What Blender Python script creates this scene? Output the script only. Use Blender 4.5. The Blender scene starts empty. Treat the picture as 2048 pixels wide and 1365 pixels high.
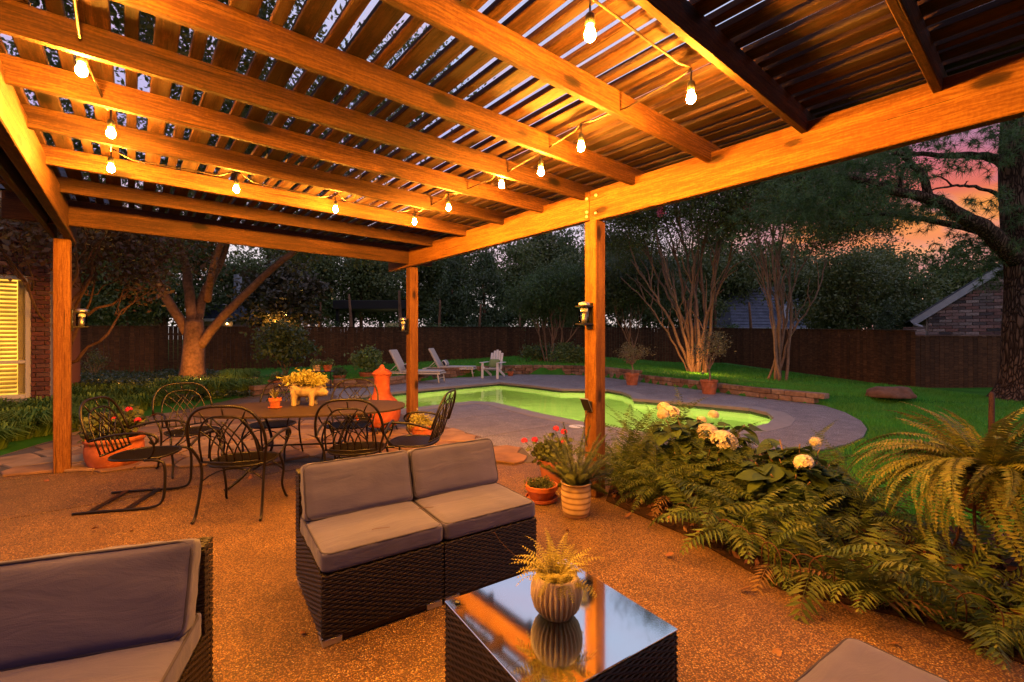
import bpy, bmesh, math, random
import numpy as np
from mathutils import Vector, Matrix, Euler

S = bpy.context.scene
COL = S.collection
R = math.radians
PI = math.pi
random.seed(7)

# ------------------------------------------------------------------ camera
F, CX, HY, CH = 910.0, 1024.0, 676.0, 1.45      # focal length and horizon measured on the photograph
cam_d = bpy.data.cameras.new('camera')
cam_d.sensor_width = 36.0
cam_d.lens = F / 2048 * 36.0
cam_d.shift_y = -(682.5 - HY) / 2048
cam_d.clip_start = 0.05
cam_d.clip_end = 600
cam = bpy.data.objects.new('camera', cam_d)
COL.objects.link(cam)
cam.location = (0, 0, CH)
cam.rotation_euler = (R(90), 0, 0)
S.camera = cam

# ------------------------------------------------------------------ sky
SKY = 1.0
BULB = 150.0            # watts per string bulb
SUNSET = R(45)         # azimuth of the sunset, clockwise from +Y
world = bpy.data.worlds.new('World')
S.world = world
world.use_nodes = True
wn = world.node_tree
wn.nodes.clear()
def WN(t, **k):
    n = wn.nodes.new(t)
    for a, b in k.items(): setattr(n, a, b)
    return n
def wmath(op, a, b=None):
    n = WN('ShaderNodeMath', operation=op)
    for i, x in enumerate((a, b)):
        if x is None: continue
        if isinstance(x, (int, float)): n.inputs[i].default_value = x
        else: wn.links.new(x, n.inputs[i])
    return n.outputs[0]
def wramp(fac, stops):
    n = WN('ShaderNodeValToRGB')
    e = n.color_ramp.elements
    while len(e) < len(stops): e.new(0.5)
    for i, (p, c) in enumerate(stops):
        e[i].position = p; e[i].color = (*c, 1)
    wn.links.new(fac, n.inputs[0])
    return n.outputs[0]
def wmix(f, a, b, mode='MIX'):
    n = WN('ShaderNodeMix', data_type='RGBA', blend_type=mode)
    for i, x in ((0, f), (6, a), (7, b)):
        if isinstance(x, (int, float)): n.inputs[i].default_value = x
        elif isinstance(x, tuple): n.inputs[i].default_value = (*x, 1)
        else: wn.links.new(x, n.inputs[i])
    return n.outputs[2]
tc = WN('ShaderNodeTexCoord')
sx = WN('ShaderNodeSeparateXYZ'); wn.links.new(tc.outputs['Generated'], sx.inputs[0])
az = wmath('ADD', wmath('MULTIPLY', sx.outputs[0], math.sin(SUNSET)), wmath('MULTIPLY', sx.outputs[1], math.cos(SUNSET)))
el = sx.outputs[2]
base = wramp(el, [(0.0, (1.0, .90, .82)), (.16, (.92, .80, .84)), (.34, (.56, .48, .80)), (.55, (.54, .61, .88)), (.75, (.42, .50, .82)), (1.0, (.34, .44, .74))])
nz = WN('ShaderNodeTexNoise'); nz.inputs['Scale'].default_value = 3.2; nz.inputs['Detail'].default_value = 6
mp = WN('ShaderNodeMapping'); mp.inputs['Scale'].default_value = (1, 1, 3.2)
wn.links.new(tc.outputs['Generated'], mp.inputs[0]); wn.links.new(mp.outputs[0], nz.inputs[0])
cl = wramp(nz.outputs[0], [(.40, (0, 0, 0)), (.66, (1, 1, 1))])
pink = wmix(cl, base, (.86, .46, .60))
base2 = wmix(.45, base, pink)
glow = wramp(el, [(.02, (.95, .70, .55)), (.11, (.88, .48, .32)), (.16, (.74, .21, .10)), (.20, (.92, .31, .05)), (.228, (.68, .115, .085)), (.28, (.58, .12, .19)), (.33, (.50, .28, .55))])
nz2 = WN('ShaderNodeTexNoise'); nz2.inputs['Scale'].default_value = 7.5; nz2.inputs['Detail'].default_value = 7; nz2.inputs['Distortion'].default_value = .6
mp2 = WN('ShaderNodeMapping'); mp2.inputs['Scale'].default_value = (1, 1, 2.6); wn.links.new(tc.outputs['Generated'], mp2.inputs[0]); wn.links.new(mp2.outputs[0], nz2.inputs[0])
cl2 = wramp(nz2.outputs[0], [(.42, (0, 0, 0)), (.60, (1, 1, 1))])
glow = wmix(wmath('MULTIPLY', cl2, .75), glow, (.40, .17, .30))
wside = wramp(az, [(.875, (0, 0, 0)), (.955, (1, 1, 1))])
wup = wramp(el, [(.31, (1, 1, 1)), (.44, (0, 0, 0))])
sky_col = wmix(wmath('MULTIPLY', wside, wup), base2, glow)
nish = WN('ShaderNodeTexSky', sky_type='NISHITA')
nish.sun_disc = False; nish.sun_elevation = R(1.5); nish.sun_rotation = SUNSET
nish.air_density = 1.2; nish.dust_density = 1.5
b1 = WN('ShaderNodeBackground'); b1.inputs[1].default_value = SKY; wn.links.new(sky_col, b1.inputs[0])
b2 = WN('ShaderNodeBackground'); b2.inputs[1].default_value = 0.02; wn.links.new(nish.outputs[0], b2.inputs[0])
ad = WN('ShaderNodeAddShader'); wn.links.new(b1.outputs[0], ad.inputs[0]); wn.links.new(b2.outputs[0], ad.inputs[1])
wo = WN('ShaderNodeOutputWorld'); wn.links.new(ad.outputs[0], wo.inputs[0])

sun_d = bpy.data.lights.new('sun', 'SUN'); sun_d.energy = 0.08; sun_d.angle = R(8); sun_d.color = (1, .62, .4)
sun = bpy.data.objects.new('sun', sun_d); COL.objects.link(sun)
sun.rotation_euler = Vector((-math.sin(SUNSET), -math.cos(SUNSET), -.08)).to_track_quat('-Z', 'Y').to_euler()

vs = S.view_settings
S.display_settings.display_device = 'sRGB'
vs.view_transform = 'Standard'; vs.look = 'None'; vs.exposure = 0.0; vs.gamma = 1.0; vs.use_curve_mapping = False
S.render.engine = 'CYCLES'
cy = S.cycles
cy.use_denoising = True
cy.max_bounces = 6; cy.diffuse_bounces = 3; cy.glossy_bounces = 3; cy.transmission_bounces = 4; cy.transparent_max_bounces = 8
cy.caustics_reflective = False; cy.caustics_refractive = False
cy.sample_clamp_indirect = 4.0

# ------------------------------------------------------------------ helpers
def G(px, py, z=0.0):
    """point of the level z seen at a pixel of the photograph"""
    Y = (CH - z) * F / (py - HY)
    return Vector(((px - CX) / F * Y, Y, z))
def D(px, py, Y):
    """point at depth Y seen at a pixel"""
    return Vector(((px - CX) / F * Y, Y, CH - (py - HY) / F * Y))
def rnd(a, b): return random.uniform(a, b)

class MB:
    def __init__(s): s.v = []; s.f = []; s.m = []
    def add(s, vs, fs, mi=0):
        o = len(s.v)
        s.v += [tuple(p) for p in vs]
        s.f += [tuple(i + o for i in f) for f in fs]
        s.m += [mi] * len(fs)
        return s
    def box(s, c, d, b=0.0, rot=None, mi=0):
        hx, hy, hz = d[0] / 2, d[1] / 2, d[2] / 2
        c = Vector(c)
        if b <= 0:
            vs = [Vector((x, y, z)) for x in (-hx, hx) for y in (-hy, hy) for z in (-hz, hz)]
            fs = [(0, 1, 3, 2), (4, 6, 7, 5), (0, 4, 5, 1), (2, 3, 7, 6), (0, 2, 6, 4), (1, 5, 7, 3)]
        else:
            b = min(b, hx * .9, hy * .9, hz * .9)
            vs = []; ix = {}
            for x in (-1, 1):
                for y in (-1, 1):
                    for z in (-1, 1):
                        for a in range(3):
                            p = [x * (hx - b), y * (hy - b), z * (hz - b)]
                            p[a] += (x, y, z)[a] * b
                            ix[(x, y, z, a)] = len(vs); vs.append(Vector(p))
            fs = []
            for a in range(3):
                for sg in (-1, 1):
                    q = []
                    for u, w in ((-1, -1), (1, -1), (1, 1), (-1, 1)):
                        k = [0, 0, 0]; k[a] = sg; k[(a + 1) % 3] = u; k[(a + 2) % 3] = w
                        q.append(ix[(*k, a)])
                    fs.append(tuple(q) if sg > 0 else tuple(q[::-1]))
            for a in range(3):
                a1, a2 = (a + 1) % 3, (a + 2) % 3
                for u in (-1, 1):
                    for w in (-1, 1):
                        k0 = [0, 0, 0]; k0[a] = -1; k0[a1] = u; k0[a2] = w
                        k1 = list(k0); k1[a] = 1
                        q = (ix[(*k0, a1)], ix[(*k1, a1)], ix[(*k1, a2)], ix[(*k0, a2)])
                        fs.append(q if u * w < 0 else q[::-1])
            for x in (-1, 1):
                for y in (-1, 1):
                    for z in (-1, 1):
                        q = (ix[(x, y, z, 0)], ix[(x, y, z, 1)], ix[(x, y, z, 2)])
                        fs.append(q if x * y * z > 0 else q[::-1])
        if rot is not None: vs = [rot @ p for p in vs]
        return s.add([p + c for p in vs], fs, mi)
    def tube(s, pts, r, n=6, closed=False, caps=True, mi=0):
        P = [Vector(p) for p in pts]; N = len(P)
        rr = [r] * N if isinstance(r, (int, float)) else list(r)
        T = []
        for i in range(N):
            if closed: t = P[(i + 1) % N] - P[i - 1]
            else: t = P[min(i + 1, N - 1)] - P[max(i - 1, 0)]
            T.append(t.normalized() if t.length > 1e-9 else Vector((0, 0, 1)))
        up = Vector((0, 0, 1)) if abs(T[0].z) < .9 else Vector((1, 0, 0))
        a = T[0].cross(up).normalized()
        vs = []
        for i in range(N):
            a = (a - T[i] * a.dot(T[i]))
            a = a.normalized() if a.length > 1e-6 else T[i].orthogonal().normalized()
            b = T[i].cross(a)
            for k in range(n):
                w = 2 * PI * k / n
                vs.append(P[i] + (a * math.cos(w) + b * math.sin(w)) * rr[i])
        fs = []
        for i in range(N if closed else N - 1):
            j = (i + 1) % N
            for k in range(n):
                fs.append((i * n + k, i * n + (k + 1) % n, j * n + (k + 1) % n, j * n + k))
        if caps and not closed:
            fs.append(tuple(range(n))[::-1]); fs.append(tuple((N - 1) * n + k for k in range(n)))
        return s.add(vs, fs, mi)
    def lathe(s, prof, n=24, c=(0, 0, 0), mi=0, fn=None):
        vs = []; fs = []
        for (r, z) in prof:
            for k in range(n):
                w = 2 * PI * k / n
                q = fn(r, z, w) if fn else r
                vs.append((c[0] + q * math.cos(w), c[1] + q * math.sin(w), c[2] + z))
        for i in range(len(prof) - 1):
            for k in range(n):
                fs.append((i * n + k, i * n + (k + 1) % n, (i + 1) * n + (k + 1) % n, (i + 1) * n + k))
        if prof[0][0] > 1e-4: fs.append(tuple(range(n))[::-1])
        if prof[-1][0] > 1e-4: fs.append(tuple((len(prof) - 1) * n + k for k in range(n)))
        return s.add(vs, fs, mi)
    def sphere(s, c, r, n=12, m=8, mi=0):
        rx, ry, rz = (r, r, r) if isinstance(r, (int, float)) else r
        vs = []; fs = []
        for i in range(m + 1):
            t = PI * i / m
            for k in range(n):
                w = 2 * PI * k / n
                vs.append((c[0] + rx * math.sin(t) * math.cos(w), c[1] + ry * math.sin(t) * math.sin(w), c[2] - rz * math.cos(t)))
        for i in range(m):
            for k in range(n):
                fs.append((i * n + k, i * n + (k + 1) % n, (i + 1) * n + (k + 1) % n, (i + 1) * n + k))
        return s.add(vs, fs, mi)
    def mesh(s, name, mats, smooth=False):
        me = bpy.data.meshes.new(name)
        me.from_pydata(s.v, [], s.f)
        for m in (mats if isinstance(mats, (list, tuple)) else [mats]): me.materials.append(m)
        if any(s.m): me.polygons.foreach_set('material_index', s.m)
        if smooth: me.polygons.foreach_set('use_smooth', [True] * len(s.f))
        me.update()
        return me
    def build(s, name, mats, parent=None, loc=(0, 0, 0), rot=(0, 0, 0), smooth=False):
        return inst(name, s.mesh(name, mats, smooth), parent, loc, rot)

def inst(name, me, parent=None, loc=(0, 0, 0), rot=(0, 0, 0), scale=None):
    o = bpy.data.objects.new(name, me)
    COL.objects.link(o)
    if parent is not None: o.parent = parent
    o.location = loc; o.rotation_euler = rot
    if scale is not None: o.scale = (scale, scale, scale) if isinstance(scale, (int, float)) else scale
    return o
def tag(o, label=None, cat=None, group=None, kind=None):
    for k, x in (('label', label), ('category', cat), ('group', group), ('kind', kind)):
        if x: o[k] = x
    return o
def thing(name, label, cat, loc=(0, 0, 0), rz=0.0, group=None):
    o = bpy.data.objects.new(name, None)
    COL.objects.link(o)
    o.empty_display_size = .1
    o.location = loc; o.rotation_euler = (0, 0, rz)
    return tag(o, label, cat, group)
def structure(o): o['kind'] = 'structure'; return o
def copy_tree(o, parent=None):
    c = o.copy(); COL.objects.link(c)
    c.parent = parent
    for ch in o.children: copy_tree(ch, c)
    return c
def np_mesh(name, verts, faces, mats, smooth=False):
    """verts (N,3), faces (M,k) numpy"""
    me = bpy.data.meshes.new(name)
    N, (M, k) = len(verts), faces.shape
    me.vertices.add(N); me.vertices.foreach_set('co', verts.astype(np.float32).ravel())
    me.loops.add(M * k); me.loops.foreach_set('vertex_index', faces.astype(np.int32).ravel())
    me.polygons.add(M); me.polygons.foreach_set('loop_start', np.arange(0, M * k, k, dtype=np.int32))
    for m in (mats if isinstance(mats, (list, tuple)) else [mats]): me.materials.append(m)
    if smooth: me.polygons.foreach_set('use_smooth', np.ones(M, dtype=bool))
    me.update(calc_edges=True)
    me.validate()
    return me
def bez(p0, p1, p2, p3, n=10):
    p0, p1, p2, p3 = map(Vector, (p0, p1, p2, p3))
    return [p0 * (1 - t) ** 3 + p1 * 3 * t * (1 - t) ** 2 + p2 * 3 * t * t * (1 - t) + p3 * t ** 3 for t in [i / n for i in range(n + 1)]]
def crom(pts, n=6, closed=False):
    P = [Vector(p) for p in pts]; N = len(P); out = []
    for i in range(N if closed else N - 1):
        if closed: a, b, c, d = P[i - 1], P[i], P[(i + 1) % N], P[(i + 2) % N]
        else: a, b, c, d = P[max(i - 1, 0)], P[i], P[i + 1], P[min(i + 2, N - 1)]
        for k in range(n):
            t = k / n
            out.append(.5 * ((2 * b) + (c - a) * t + (2 * a - 5 * b + 4 * c - d) * t * t + (3 * b - a - 3 * c + d) * t ** 3))
    if not closed: out.append(P[-1])
    return out
def inside(p, poly):
    x, y = p[0], p[1]; c = False; n = len(poly)
    for i in range(n):
        x1, y1 = poly[i][0], poly[i][1]; x2, y2 = poly[i - 1][0], poly[i - 1][1]
        if (y1 > y) != (y2 > y) and x < (x2 - x1) * (y - y1) / (y2 - y1) + x1: c = not c
    return c
def inside_np(X, Y, poly):
    c = np.zeros(X.shape, bool); n = len(poly)
    for i in range(n):
        x1, y1 = poly[i][0], poly[i][1]; x2, y2 = poly[i - 1][0], poly[i - 1][1]
        if y1 == y2: continue
        c ^= ((y1 > Y) != (y2 > Y)) & (X < (x2 - x1) * (Y - y1) / (y2 - y1) + x1)
    return c
def area(poly): return sum(poly[i - 1][0] * poly[i][1] - poly[i][0] * poly[i - 1][1] for i in range(len(poly))) / 2
def offset(poly, d):
    """outward offset of a ccw polygon"""
    out = []; n = len(poly)
    for i in range(n):
        a, b, c = (Vector(poly[k][:2]) for k in (i - 1, i, (i + 1) % n))
        n1 = Vector(((b - a).y, -(b - a).x)).normalized(); n2 = Vector(((c - b).y, -(c - b).x)).normalized()
        m = (n1 + n2).normalized(); k = d / max(.45, m.dot(n1))
        out.append((b.x + m.x * k, b.y + m.y * k))
    return out
def fill_bm(outer, holes=(), z=0.0):
    bm = bmesh.new(); edges = []
    for loop in (outer, *holes):
        vs = [bm.verts.new((p[0], p[1], z)) for p in loop]
        edges += [bm.edges.new((vs[i - 1], vs[i])) for i in range(len(vs))]
    bmesh.ops.triangle_fill(bm, use_beauty=True, use_dissolve=False, edges=edges, normal=(0, 0, 1))
    for f in bm.faces:
        f.normal_update()
        if f.normal.z < 0: f.normal_flip()
    return bm
def slab(bm, th):
    """turn the flat faces (top) into a slab of thickness th"""
    r = bmesh.ops.extrude_face_region(bm, geom=bm.faces[:])
    top = [g for g in r['geom'] if isinstance(g, bmesh.types.BMVert)]
    for v in top: v.co.z += th
    for v in bm.verts: v.co.z -= th
    bmesh.ops.recalc_face_normals(bm, faces=bm.faces[:])
    return bm
def bm_obj(bm, name, mats, parent=None, smooth=False):
    me = bpy.data.meshes.new(name); bm.to_mesh(me); bm.free()
    for m in (mats if isinstance(mats, (list, tuple)) else [mats]): me.materials.append(m)
    if smooth: me.polygons.foreach_set('use_smooth', [True] * len(me.polygons))
    return inst(name, me, parent)

# ------------------------------------------------------------------ materials
class NT:
    def __init__(s, name):
        s.m = bpy.data.materials.new(name); s.m.use_nodes = True
        s.t = s.m.node_tree; s.p = s.t.nodes['Principled BSDF']; s.out = s.t.nodes['Material Output']
    def n(s, t, **k):
        x = s.t.nodes.new(t)
        for a, b in k.items(): setattr(x, a, b)
        return x
    def l(s, a, b): s.t.links.new(a, b)
    def set(s, node, **k):
        for a, b in k.items():
            i = node.inputs[a.replace('_', ' ')]
            if isinstance(b, bpy.types.NodeSocket): s.l(b, i)
            else: i.default_value = b
    def coord(s, scale=(1, 1, 1), kind='Object', rnd=True):
        tc = s.n('ShaderNodeTexCoord'); mp = s.n('ShaderNodeMapping')
        mp.inputs['Scale'].default_value = scale
        s.l(tc.outputs[kind], mp.inputs[0])
        if rnd:
            oi = s.n('ShaderNodeObjectInfo'); cm = s.n('ShaderNodeVectorMath', operation='SCALE')
            cm.inputs[0].default_value = (37, 53, 71); s.l(oi.outputs['Random'], cm.inputs['Scale'])
            s.l(cm.outputs[0], mp.inputs['Location'])
        return mp.outputs[0]
    def noise(s, vec, scale, detail=5, rough=.55, dist=0):
        x = s.n('ShaderNodeTexNoise'); s.l(vec, x.inputs['Vector'])
        x.inputs['Scale'].default_value = scale; x.inputs['Detail'].default_value = detail
        x.inputs['Roughness'].default_value = rough; x.inputs['Distortion'].default_value = dist
        return x.outputs[0]
    def vor(s, vec, scale, feature='F1', out='Distance', rnd=1.0):
        x = s.n('ShaderNodeTexVoronoi', feature=feature); s.l(vec, x.inputs['Vector'])
        x.inputs['Scale'].default_value = scale; x.inputs['Randomness'].default_value = rnd
        return x.outputs[out]
    def ramp(s, fac, stops, interp='LINEAR'):
        x = s.n('ShaderNodeValToRGB'); x.color_ramp.interpolation = interp
        e = x.color_ramp.elements
        while len(e) < len(stops): e.new(.5)
        for i, (p, c) in enumerate(stops):
            e[i].position = p
            e[i].color = (c, c, c, 1) if isinstance(c, (int, float)) else (*c, 1)
        s.l(fac, x.inputs[0])
        return x.outputs[0]
    def mix(s, f, a, b, mode='MIX'):
        x = s.n('ShaderNodeMix', data_type='RGBA', blend_type=mode)
        for i, q in ((0, f), (6, a), (7, b)):
            if isinstance(q, bpy.types.NodeSocket): s.l(q, x.inputs[i])
            elif isinstance(q, tuple): x.inputs[i].default_value = (*q, 1)
            else: x.inputs[i].default_value = q
        return x.outputs[2]
    def math(s, op, a, b=0.0):
        x = s.n('ShaderNodeMath', operation=op)
        for i, q in enumerate((a, b)):
            if isinstance(q, bpy.types.NodeSocket): s.l(q, x.inputs[i])
            else: x.inputs[i].default_value = q
        return x.outputs[0]
    def rand(s): return s.n('ShaderNodeObjectInfo').outputs['Random']
    def hsv(s, col, h=.5, sat=1., v=1.):
        x = s.n('ShaderNodeHueSaturation'); s.l(col, x.inputs['Color'])
        for k, q in (('Hue', h), ('Saturation', sat), ('Value', v)):
            if isinstance(q, bpy.types.NodeSocket): s.l(q, x.inputs[k])
            else: x.inputs[k].default_value = q
        return x.outputs[0]
    def bump(s, h, strength=.3, dist=.01):
        x = s.n('ShaderNodeBump'); x.inputs['Strength'].default_value = strength; x.inputs['Distance'].default_value = dist
        s.l(h, x.inputs['Height']); s.l(x.outputs[0], s.p.inputs['Normal'])
    def done(s, col=None, rough=.6, spec=.5, metal=0.0):
        if col is not None:
            if isinstance(col, bpy.types.NodeSocket): s.l(col, s.p.inputs['Base Color'])
            else: s.p.inputs['Base Color'].default_value = (*col, 1)
        if isinstance(rough, bpy.types.NodeSocket): s.l(rough, s.p.inputs['Roughness'])
        else: s.p.inputs['Roughness'].default_value = rough
        s.p.inputs['Specular IOR Level'].default_value = spec
        s.p.inputs['Metallic'].default_value = metal
        return s.m

def wood(name, dark, light, grain=26, knots=True, rough=.75, vary=.35, weather=None):
    """rough sawn boards: the grain runs along the local x axis"""
    t = NT(name)
    wob = t.noise(t.coord((1.4, 5, 5)), 1.0, 3)
    big = t.noise(t.coord((1.3, grain * .6, grain * .6)), 1.5, 7, .65, .8)
    fine = t.noise(t.coord((9, 120, 120)), 1.6, 5, .75)
    saw = t.noise(t.coord((60, 26, 26)), 1.5, 3, .6)
    rg = t.n('ShaderNodeTexWave', wave_type='BANDS', bands_direction='Z'); t.l(t.coord((.35, 1.3, 1.3)), rg.inputs[0])
    rg.inputs['Scale'].default_value = 13; rg.inputs['Distortion'].default_value = 9; rg.inputs['Detail'].default_value = 4; rg.inputs['Detail Scale'].default_value = 1.6; rg.inputs['Detail Roughness'].default_value = .65
    h = t.math('ADD', t.math('ADD', t.math('MULTIPLY', big, .48), t.math('MULTIPLY', fine, .40)), t.math('ADD', t.math('MULTIPLY', rg.outputs[1], .07), t.math('MULTIPLY', saw, .14)))
    c = t.ramp(h, [(.36, tuple(x * .8 for x in dark)), (.50, dark), (.64, light), (.78, tuple(min(1, x * 1.25) for x in light))])
    c = t.mix(t.math('MULTIPLY', t.ramp(wob, [(.45, 0.), (.75, 1.)]), .5), c, tuple(x * .6 for x in dark))
    if weather: c = t.mix(t.ramp(t.noise(t.coord((.8, 9, 9)), 2.0, 5), [(.45, 0.), (.70, .7)]), c, weather)
    if knots:
        k = t.vor(t.coord((1.25, 3.0, 3.0)), 1.3); kd = t.math('ADD', k, t.math('MULTIPLY', t.math('SUBTRACT', fine, .5), .08))
        c = t.mix(t.ramp(kd, [(.07, 1.), (.11, .85), (.14, .30), (.24, 0.)]), c, tuple(x * .16 for x in dark))
    cr = t.noise(t.coord((1.1, 46, 46)), 1.3, 3, .5)
    c = t.mix(t.ramp(cr, [(.30, .85), (.345, 0.)]), c, tuple(x * .15 for x in dark))
    val = t.math('ADD', t.math('MULTIPLY', t.rand(), vary), 1 - vary / 2)
    c = t.hsv(c, v=val)
    t.bump(t.math('ADD', h, t.ramp(cr, [(.30, 0.), (.345, .5)])), .55, .006)
    return t.done(c, rough, .2)
def plain(name, col, rough=.6, spec=.4, metal=0.0, var=.12, scale=30, bump=.15, bd=.003):
    t = NT(name); v = t.coord()
    n1 = t.noise(v, scale, 5); n2 = t.noise(v, scale * .13, 4)
    f = t.math('ADD', t.math('MULTIPLY', n1, .5), t.math('MULTIPLY', n2, .5))
    c = t.ramp(f, [(.3, tuple(x * (1 - var * 1.6) for x in col)), (.7, tuple(min(1, x * (1 + var)) for x in col))])
    if bump: t.bump(n1, bump, bd)
    return t.done(c, rough, spec, metal)
def emit(name, col, strength):
    t = NT(name); e = t.n('ShaderNodeEmission'); e.inputs[0].default_value = (*col, 1); e.inputs[1].default_value = strength
    t.l(e.outputs[0], t.out.inputs[0]); return t.m
def leaf(name, c1, c2, rough=.45, trans=.25, spec=.35, hue=.03, val=.5):
    t = NT(name)
    g = t.n('ShaderNodeNewGeometry'); r1 = g.outputs['Random Per Island']
    c = t.mix(r1, c1, c2)
    big = t.noise(t.coord((1, 1, 1), rnd=True), 1.1, 3)
    c = t.hsv(c, t.math('ADD', t.math('MULTIPLY', t.math('SUBTRACT', big, .5), hue * 2), .5), 1., t.math('ADD', t.math('MULTIPLY', t.math('ADD', big, t.math('MULTIPLY', t.rand(), .5)), val), 1 - val * .75))
    t.done(c, rough, spec)
    if trans:
        tr = t.n('ShaderNodeBsdfTranslucent'); t.l(c, tr.inputs[0])
        mx = t.n('ShaderNodeMixShader'); mx.inputs[0].default_value = trans
        t.l(t.p.outputs[0], mx.inputs[1]); t.l(tr.outputs[0], mx.inputs[2]); t.l(mx.outputs[0], t.out.inputs[0])
    return t.m
def aggregate(name, cols, gap, stain):
    """exposed aggregate concrete: pebbles of several colours in a sandy matrix"""
    t = NT(name); v = t.coord(rnd=False)
    x = t.n('ShaderNodeTexVoronoi', feature='F1'); t.l(v, x.inputs['Vector']); x.inputs['Scale'].default_value = 125
    bw = t.n('ShaderNodeSeparateColor'); t.l(x.outputs['Color'], bw.inputs[0])
    c = t.ramp(bw.outputs[0], list(zip((0, .25, .5, .75, .93, 1), cols)))
    ed = t.ramp(x.outputs['Distance'], [(.25, 1.), (.62, 0.)])
    c = t.mix(ed, gap, c)
    st = t.noise(v, .9, 5, .6); c = t.mix(t.ramp(st, [(.45, 0.), (.70, .65)]), c, stain)
    st2 = t.noise(v, 4.5, 4, .6); c = t.hsv(c, v=t.ramp(st2, [(.3, .72), (.7, 1.12)]))
    t.bump(t.math('MULTIPLY', ed, 1.0), .9, .006)
    return t.done(c, .55, .45)
def terracotta(name, col=(.42, .13, .055)):
    t = NT(name); v = t.coord()
    n = t.noise(v, 9, 5); n2 = t.noise(v, 45, 4)
    c = t.ramp(n, [(.3, tuple(x * .62 for x in col)), (.55, col), (.78, tuple(min(1, x * 1.25 + .05) for x in col))])
    st = t.noise(v, 3.2, 6, .65); c = t.mix(t.ramp(st, [(.50, 0.), (.72, .55)]), c, tuple(x * .32 for x in col))
    mn_ = t.noise(v, 6.5, 7, .7); c = t.mix(t.ramp(mn_, [(.56, 0.), (.74, .45)]), c, (.46, .36, .29))
    t.bump(n2, .35, .004)
    return t.done(c, .85, .2)
def brickmat(name, cols, rough=.85):
    t = NT(name); v = t.coord()
    c = t.ramp(t.rand(), [(i / (len(cols) - 1), q) for i, q in enumerate(cols)])
    n = t.noise(v, 22, 5); c = t.hsv(c, v=t.ramp(n, [(.3, .65), (.7, 1.2)]))
    t.bump(n, .5, .006)
    return t.done(c, rough, .2)

M = {}
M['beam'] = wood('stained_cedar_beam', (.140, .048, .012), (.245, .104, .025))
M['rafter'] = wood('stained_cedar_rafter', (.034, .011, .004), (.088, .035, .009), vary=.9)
M['rafter_dark'] = wood('weathered_shaded_rafter', (.030, .011, .004), (.082, .031, .009), vary=.4)  # weathered boards; the dark tone also carries the shade of bays without bulbs
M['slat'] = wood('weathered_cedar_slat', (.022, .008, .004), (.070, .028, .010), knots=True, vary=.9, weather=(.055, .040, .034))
M['fence'] = wood('dark_fence_board', (.042, .018, .008), (.12, .055, .021), grain=20, knots=False, vary=.5)
M['agg'] = aggregate('exposed_aggregate', [(.13, .055, .016), (.27, .125, .030), (.40, .20, .048), (.46, .25, .070), (.56, .35, .11), (.78, .56, .28)], (.085, .038, .012), (.11, .05, .016))
M['agg_deck_skylit'] = aggregate('pink_grey_skylit_aggregate', [(.35, .285, .255), (.50, .415, .375), (.60, .515, .47), (.66, .58, .53), (.71, .65, .60), (.82, .77, .72)], (.16, .135, .135), (.20, .17, .17))  # same concrete, cooler: dusk light away from the bulbs is in the colour
M['slabbase'] = plain('concrete_base', (.10, .08, .065), .9, .2)
M['coping'] = plain('pool_coping', (.30, .255, .225), .7, .3, scale=60)
M['mulch'] = plain('dark_mulch', (.045, .022, .012), .95, .1, var=.5, scale=45, bump=.9, bd=.02)
M['flag'] = None
t = NT('flagstone'); v = t.coord()
n = t.noise(v, 3.5, 6); c = t.ramp(t.rand(), [(0, (.20, .095, .045)), (.4, (.31, .17, .085)), (.75, (.38, .235, .12)), (1, (.25, .14, .08))])
c = t.hsv(c, v=t.ramp(n, [(.3, .6), (.7, 1.2)])); t.bump(t.noise(v, 12, 6), .5, .012)
M['flag'] = t.done(c, .75, .3)
t = NT('wall_stone'); v = t.coord()
n = t.noise(v, 11, 6); c = t.ramp(t.rand(), [(0, (.16, .085, .05)), (.5, (.26, .15, .09)), (1, (.32, .21, .14))])
c = t.hsv(c, v=t.ramp(n, [(.3, .55), (.7, 1.2)])); t.bump(n, .8, .02)
M['wallstone'] = t.done(c, .85, .2)
M['brick_home'] = brickmat('red_house_brick', [(.13, .045, .028), (.18, .06, .035), (.09, .034, .024), (.16, .072, .046)])
M['brick_far'] = brickmat('mottled_house_brick', [(.27, .16, .14), (.045, .045, .05), (.34, .27, .25), (.21, .11, .095), (.06, .056, .062), (.31, .22, .20)])
M['mortar'] = plain('mortar', (.34, .30, .27), .95, .1)
M['white'] = plain('white_paint', (.72, .70, .66), .5, .4, var=.05)
M['cream'] = plain('cream_trim', (.55, .47, .33), .5, .4, var=.05)
M['roof'] = plain('grey_shingle', (.09, .10, .13), .9, .2, var=.4, scale=14)
M['siding'] = plain('pale_siding', (.34, .36, .40), .8, .2, var=.1)
M['black'] = plain('black_timber', (.012, .011, .010), .7, .3)
M['iron'] = plain('wrought_iron', (.020, .014, .010), .38, .6, .55, var=.4, scale=60)
M['tabletop'] = plain('brown_table_mesh', (.040, .022, .012), .62, .25, var=.3, scale=70)
M['rust'] = plain('rusty_metal', (.085, .034, .018), .75, .3, var=.5, scale=40)
t = NT('cushion_fabric'); v = t.coord()
wv = t.noise(t.coord((260, 260, 260)), 1.0, 2); wr = t.noise(t.coord((2.6, 9, 9)), 1.2, 4, .55, 1.4); st = t.noise(v, 2.2, 5)
c = t.ramp(st, [(.3, (.060, .056, .130)), (.7, (.082, .075, .178))])
t.bump(t.math('ADD', t.math('MULTIPLY', wr, 1.0), t.math('MULTIPLY', wv, .10)), .20, .03)
t.p.inputs['Sheen Weight'].default_value = .15
M['cushion'] = t.done(c, .85, .15)
M['piping'] = plain('cushion_piping', (.045, .040, .075), .85, .15)
t = NT('wicker'); v = t.coord()
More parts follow.
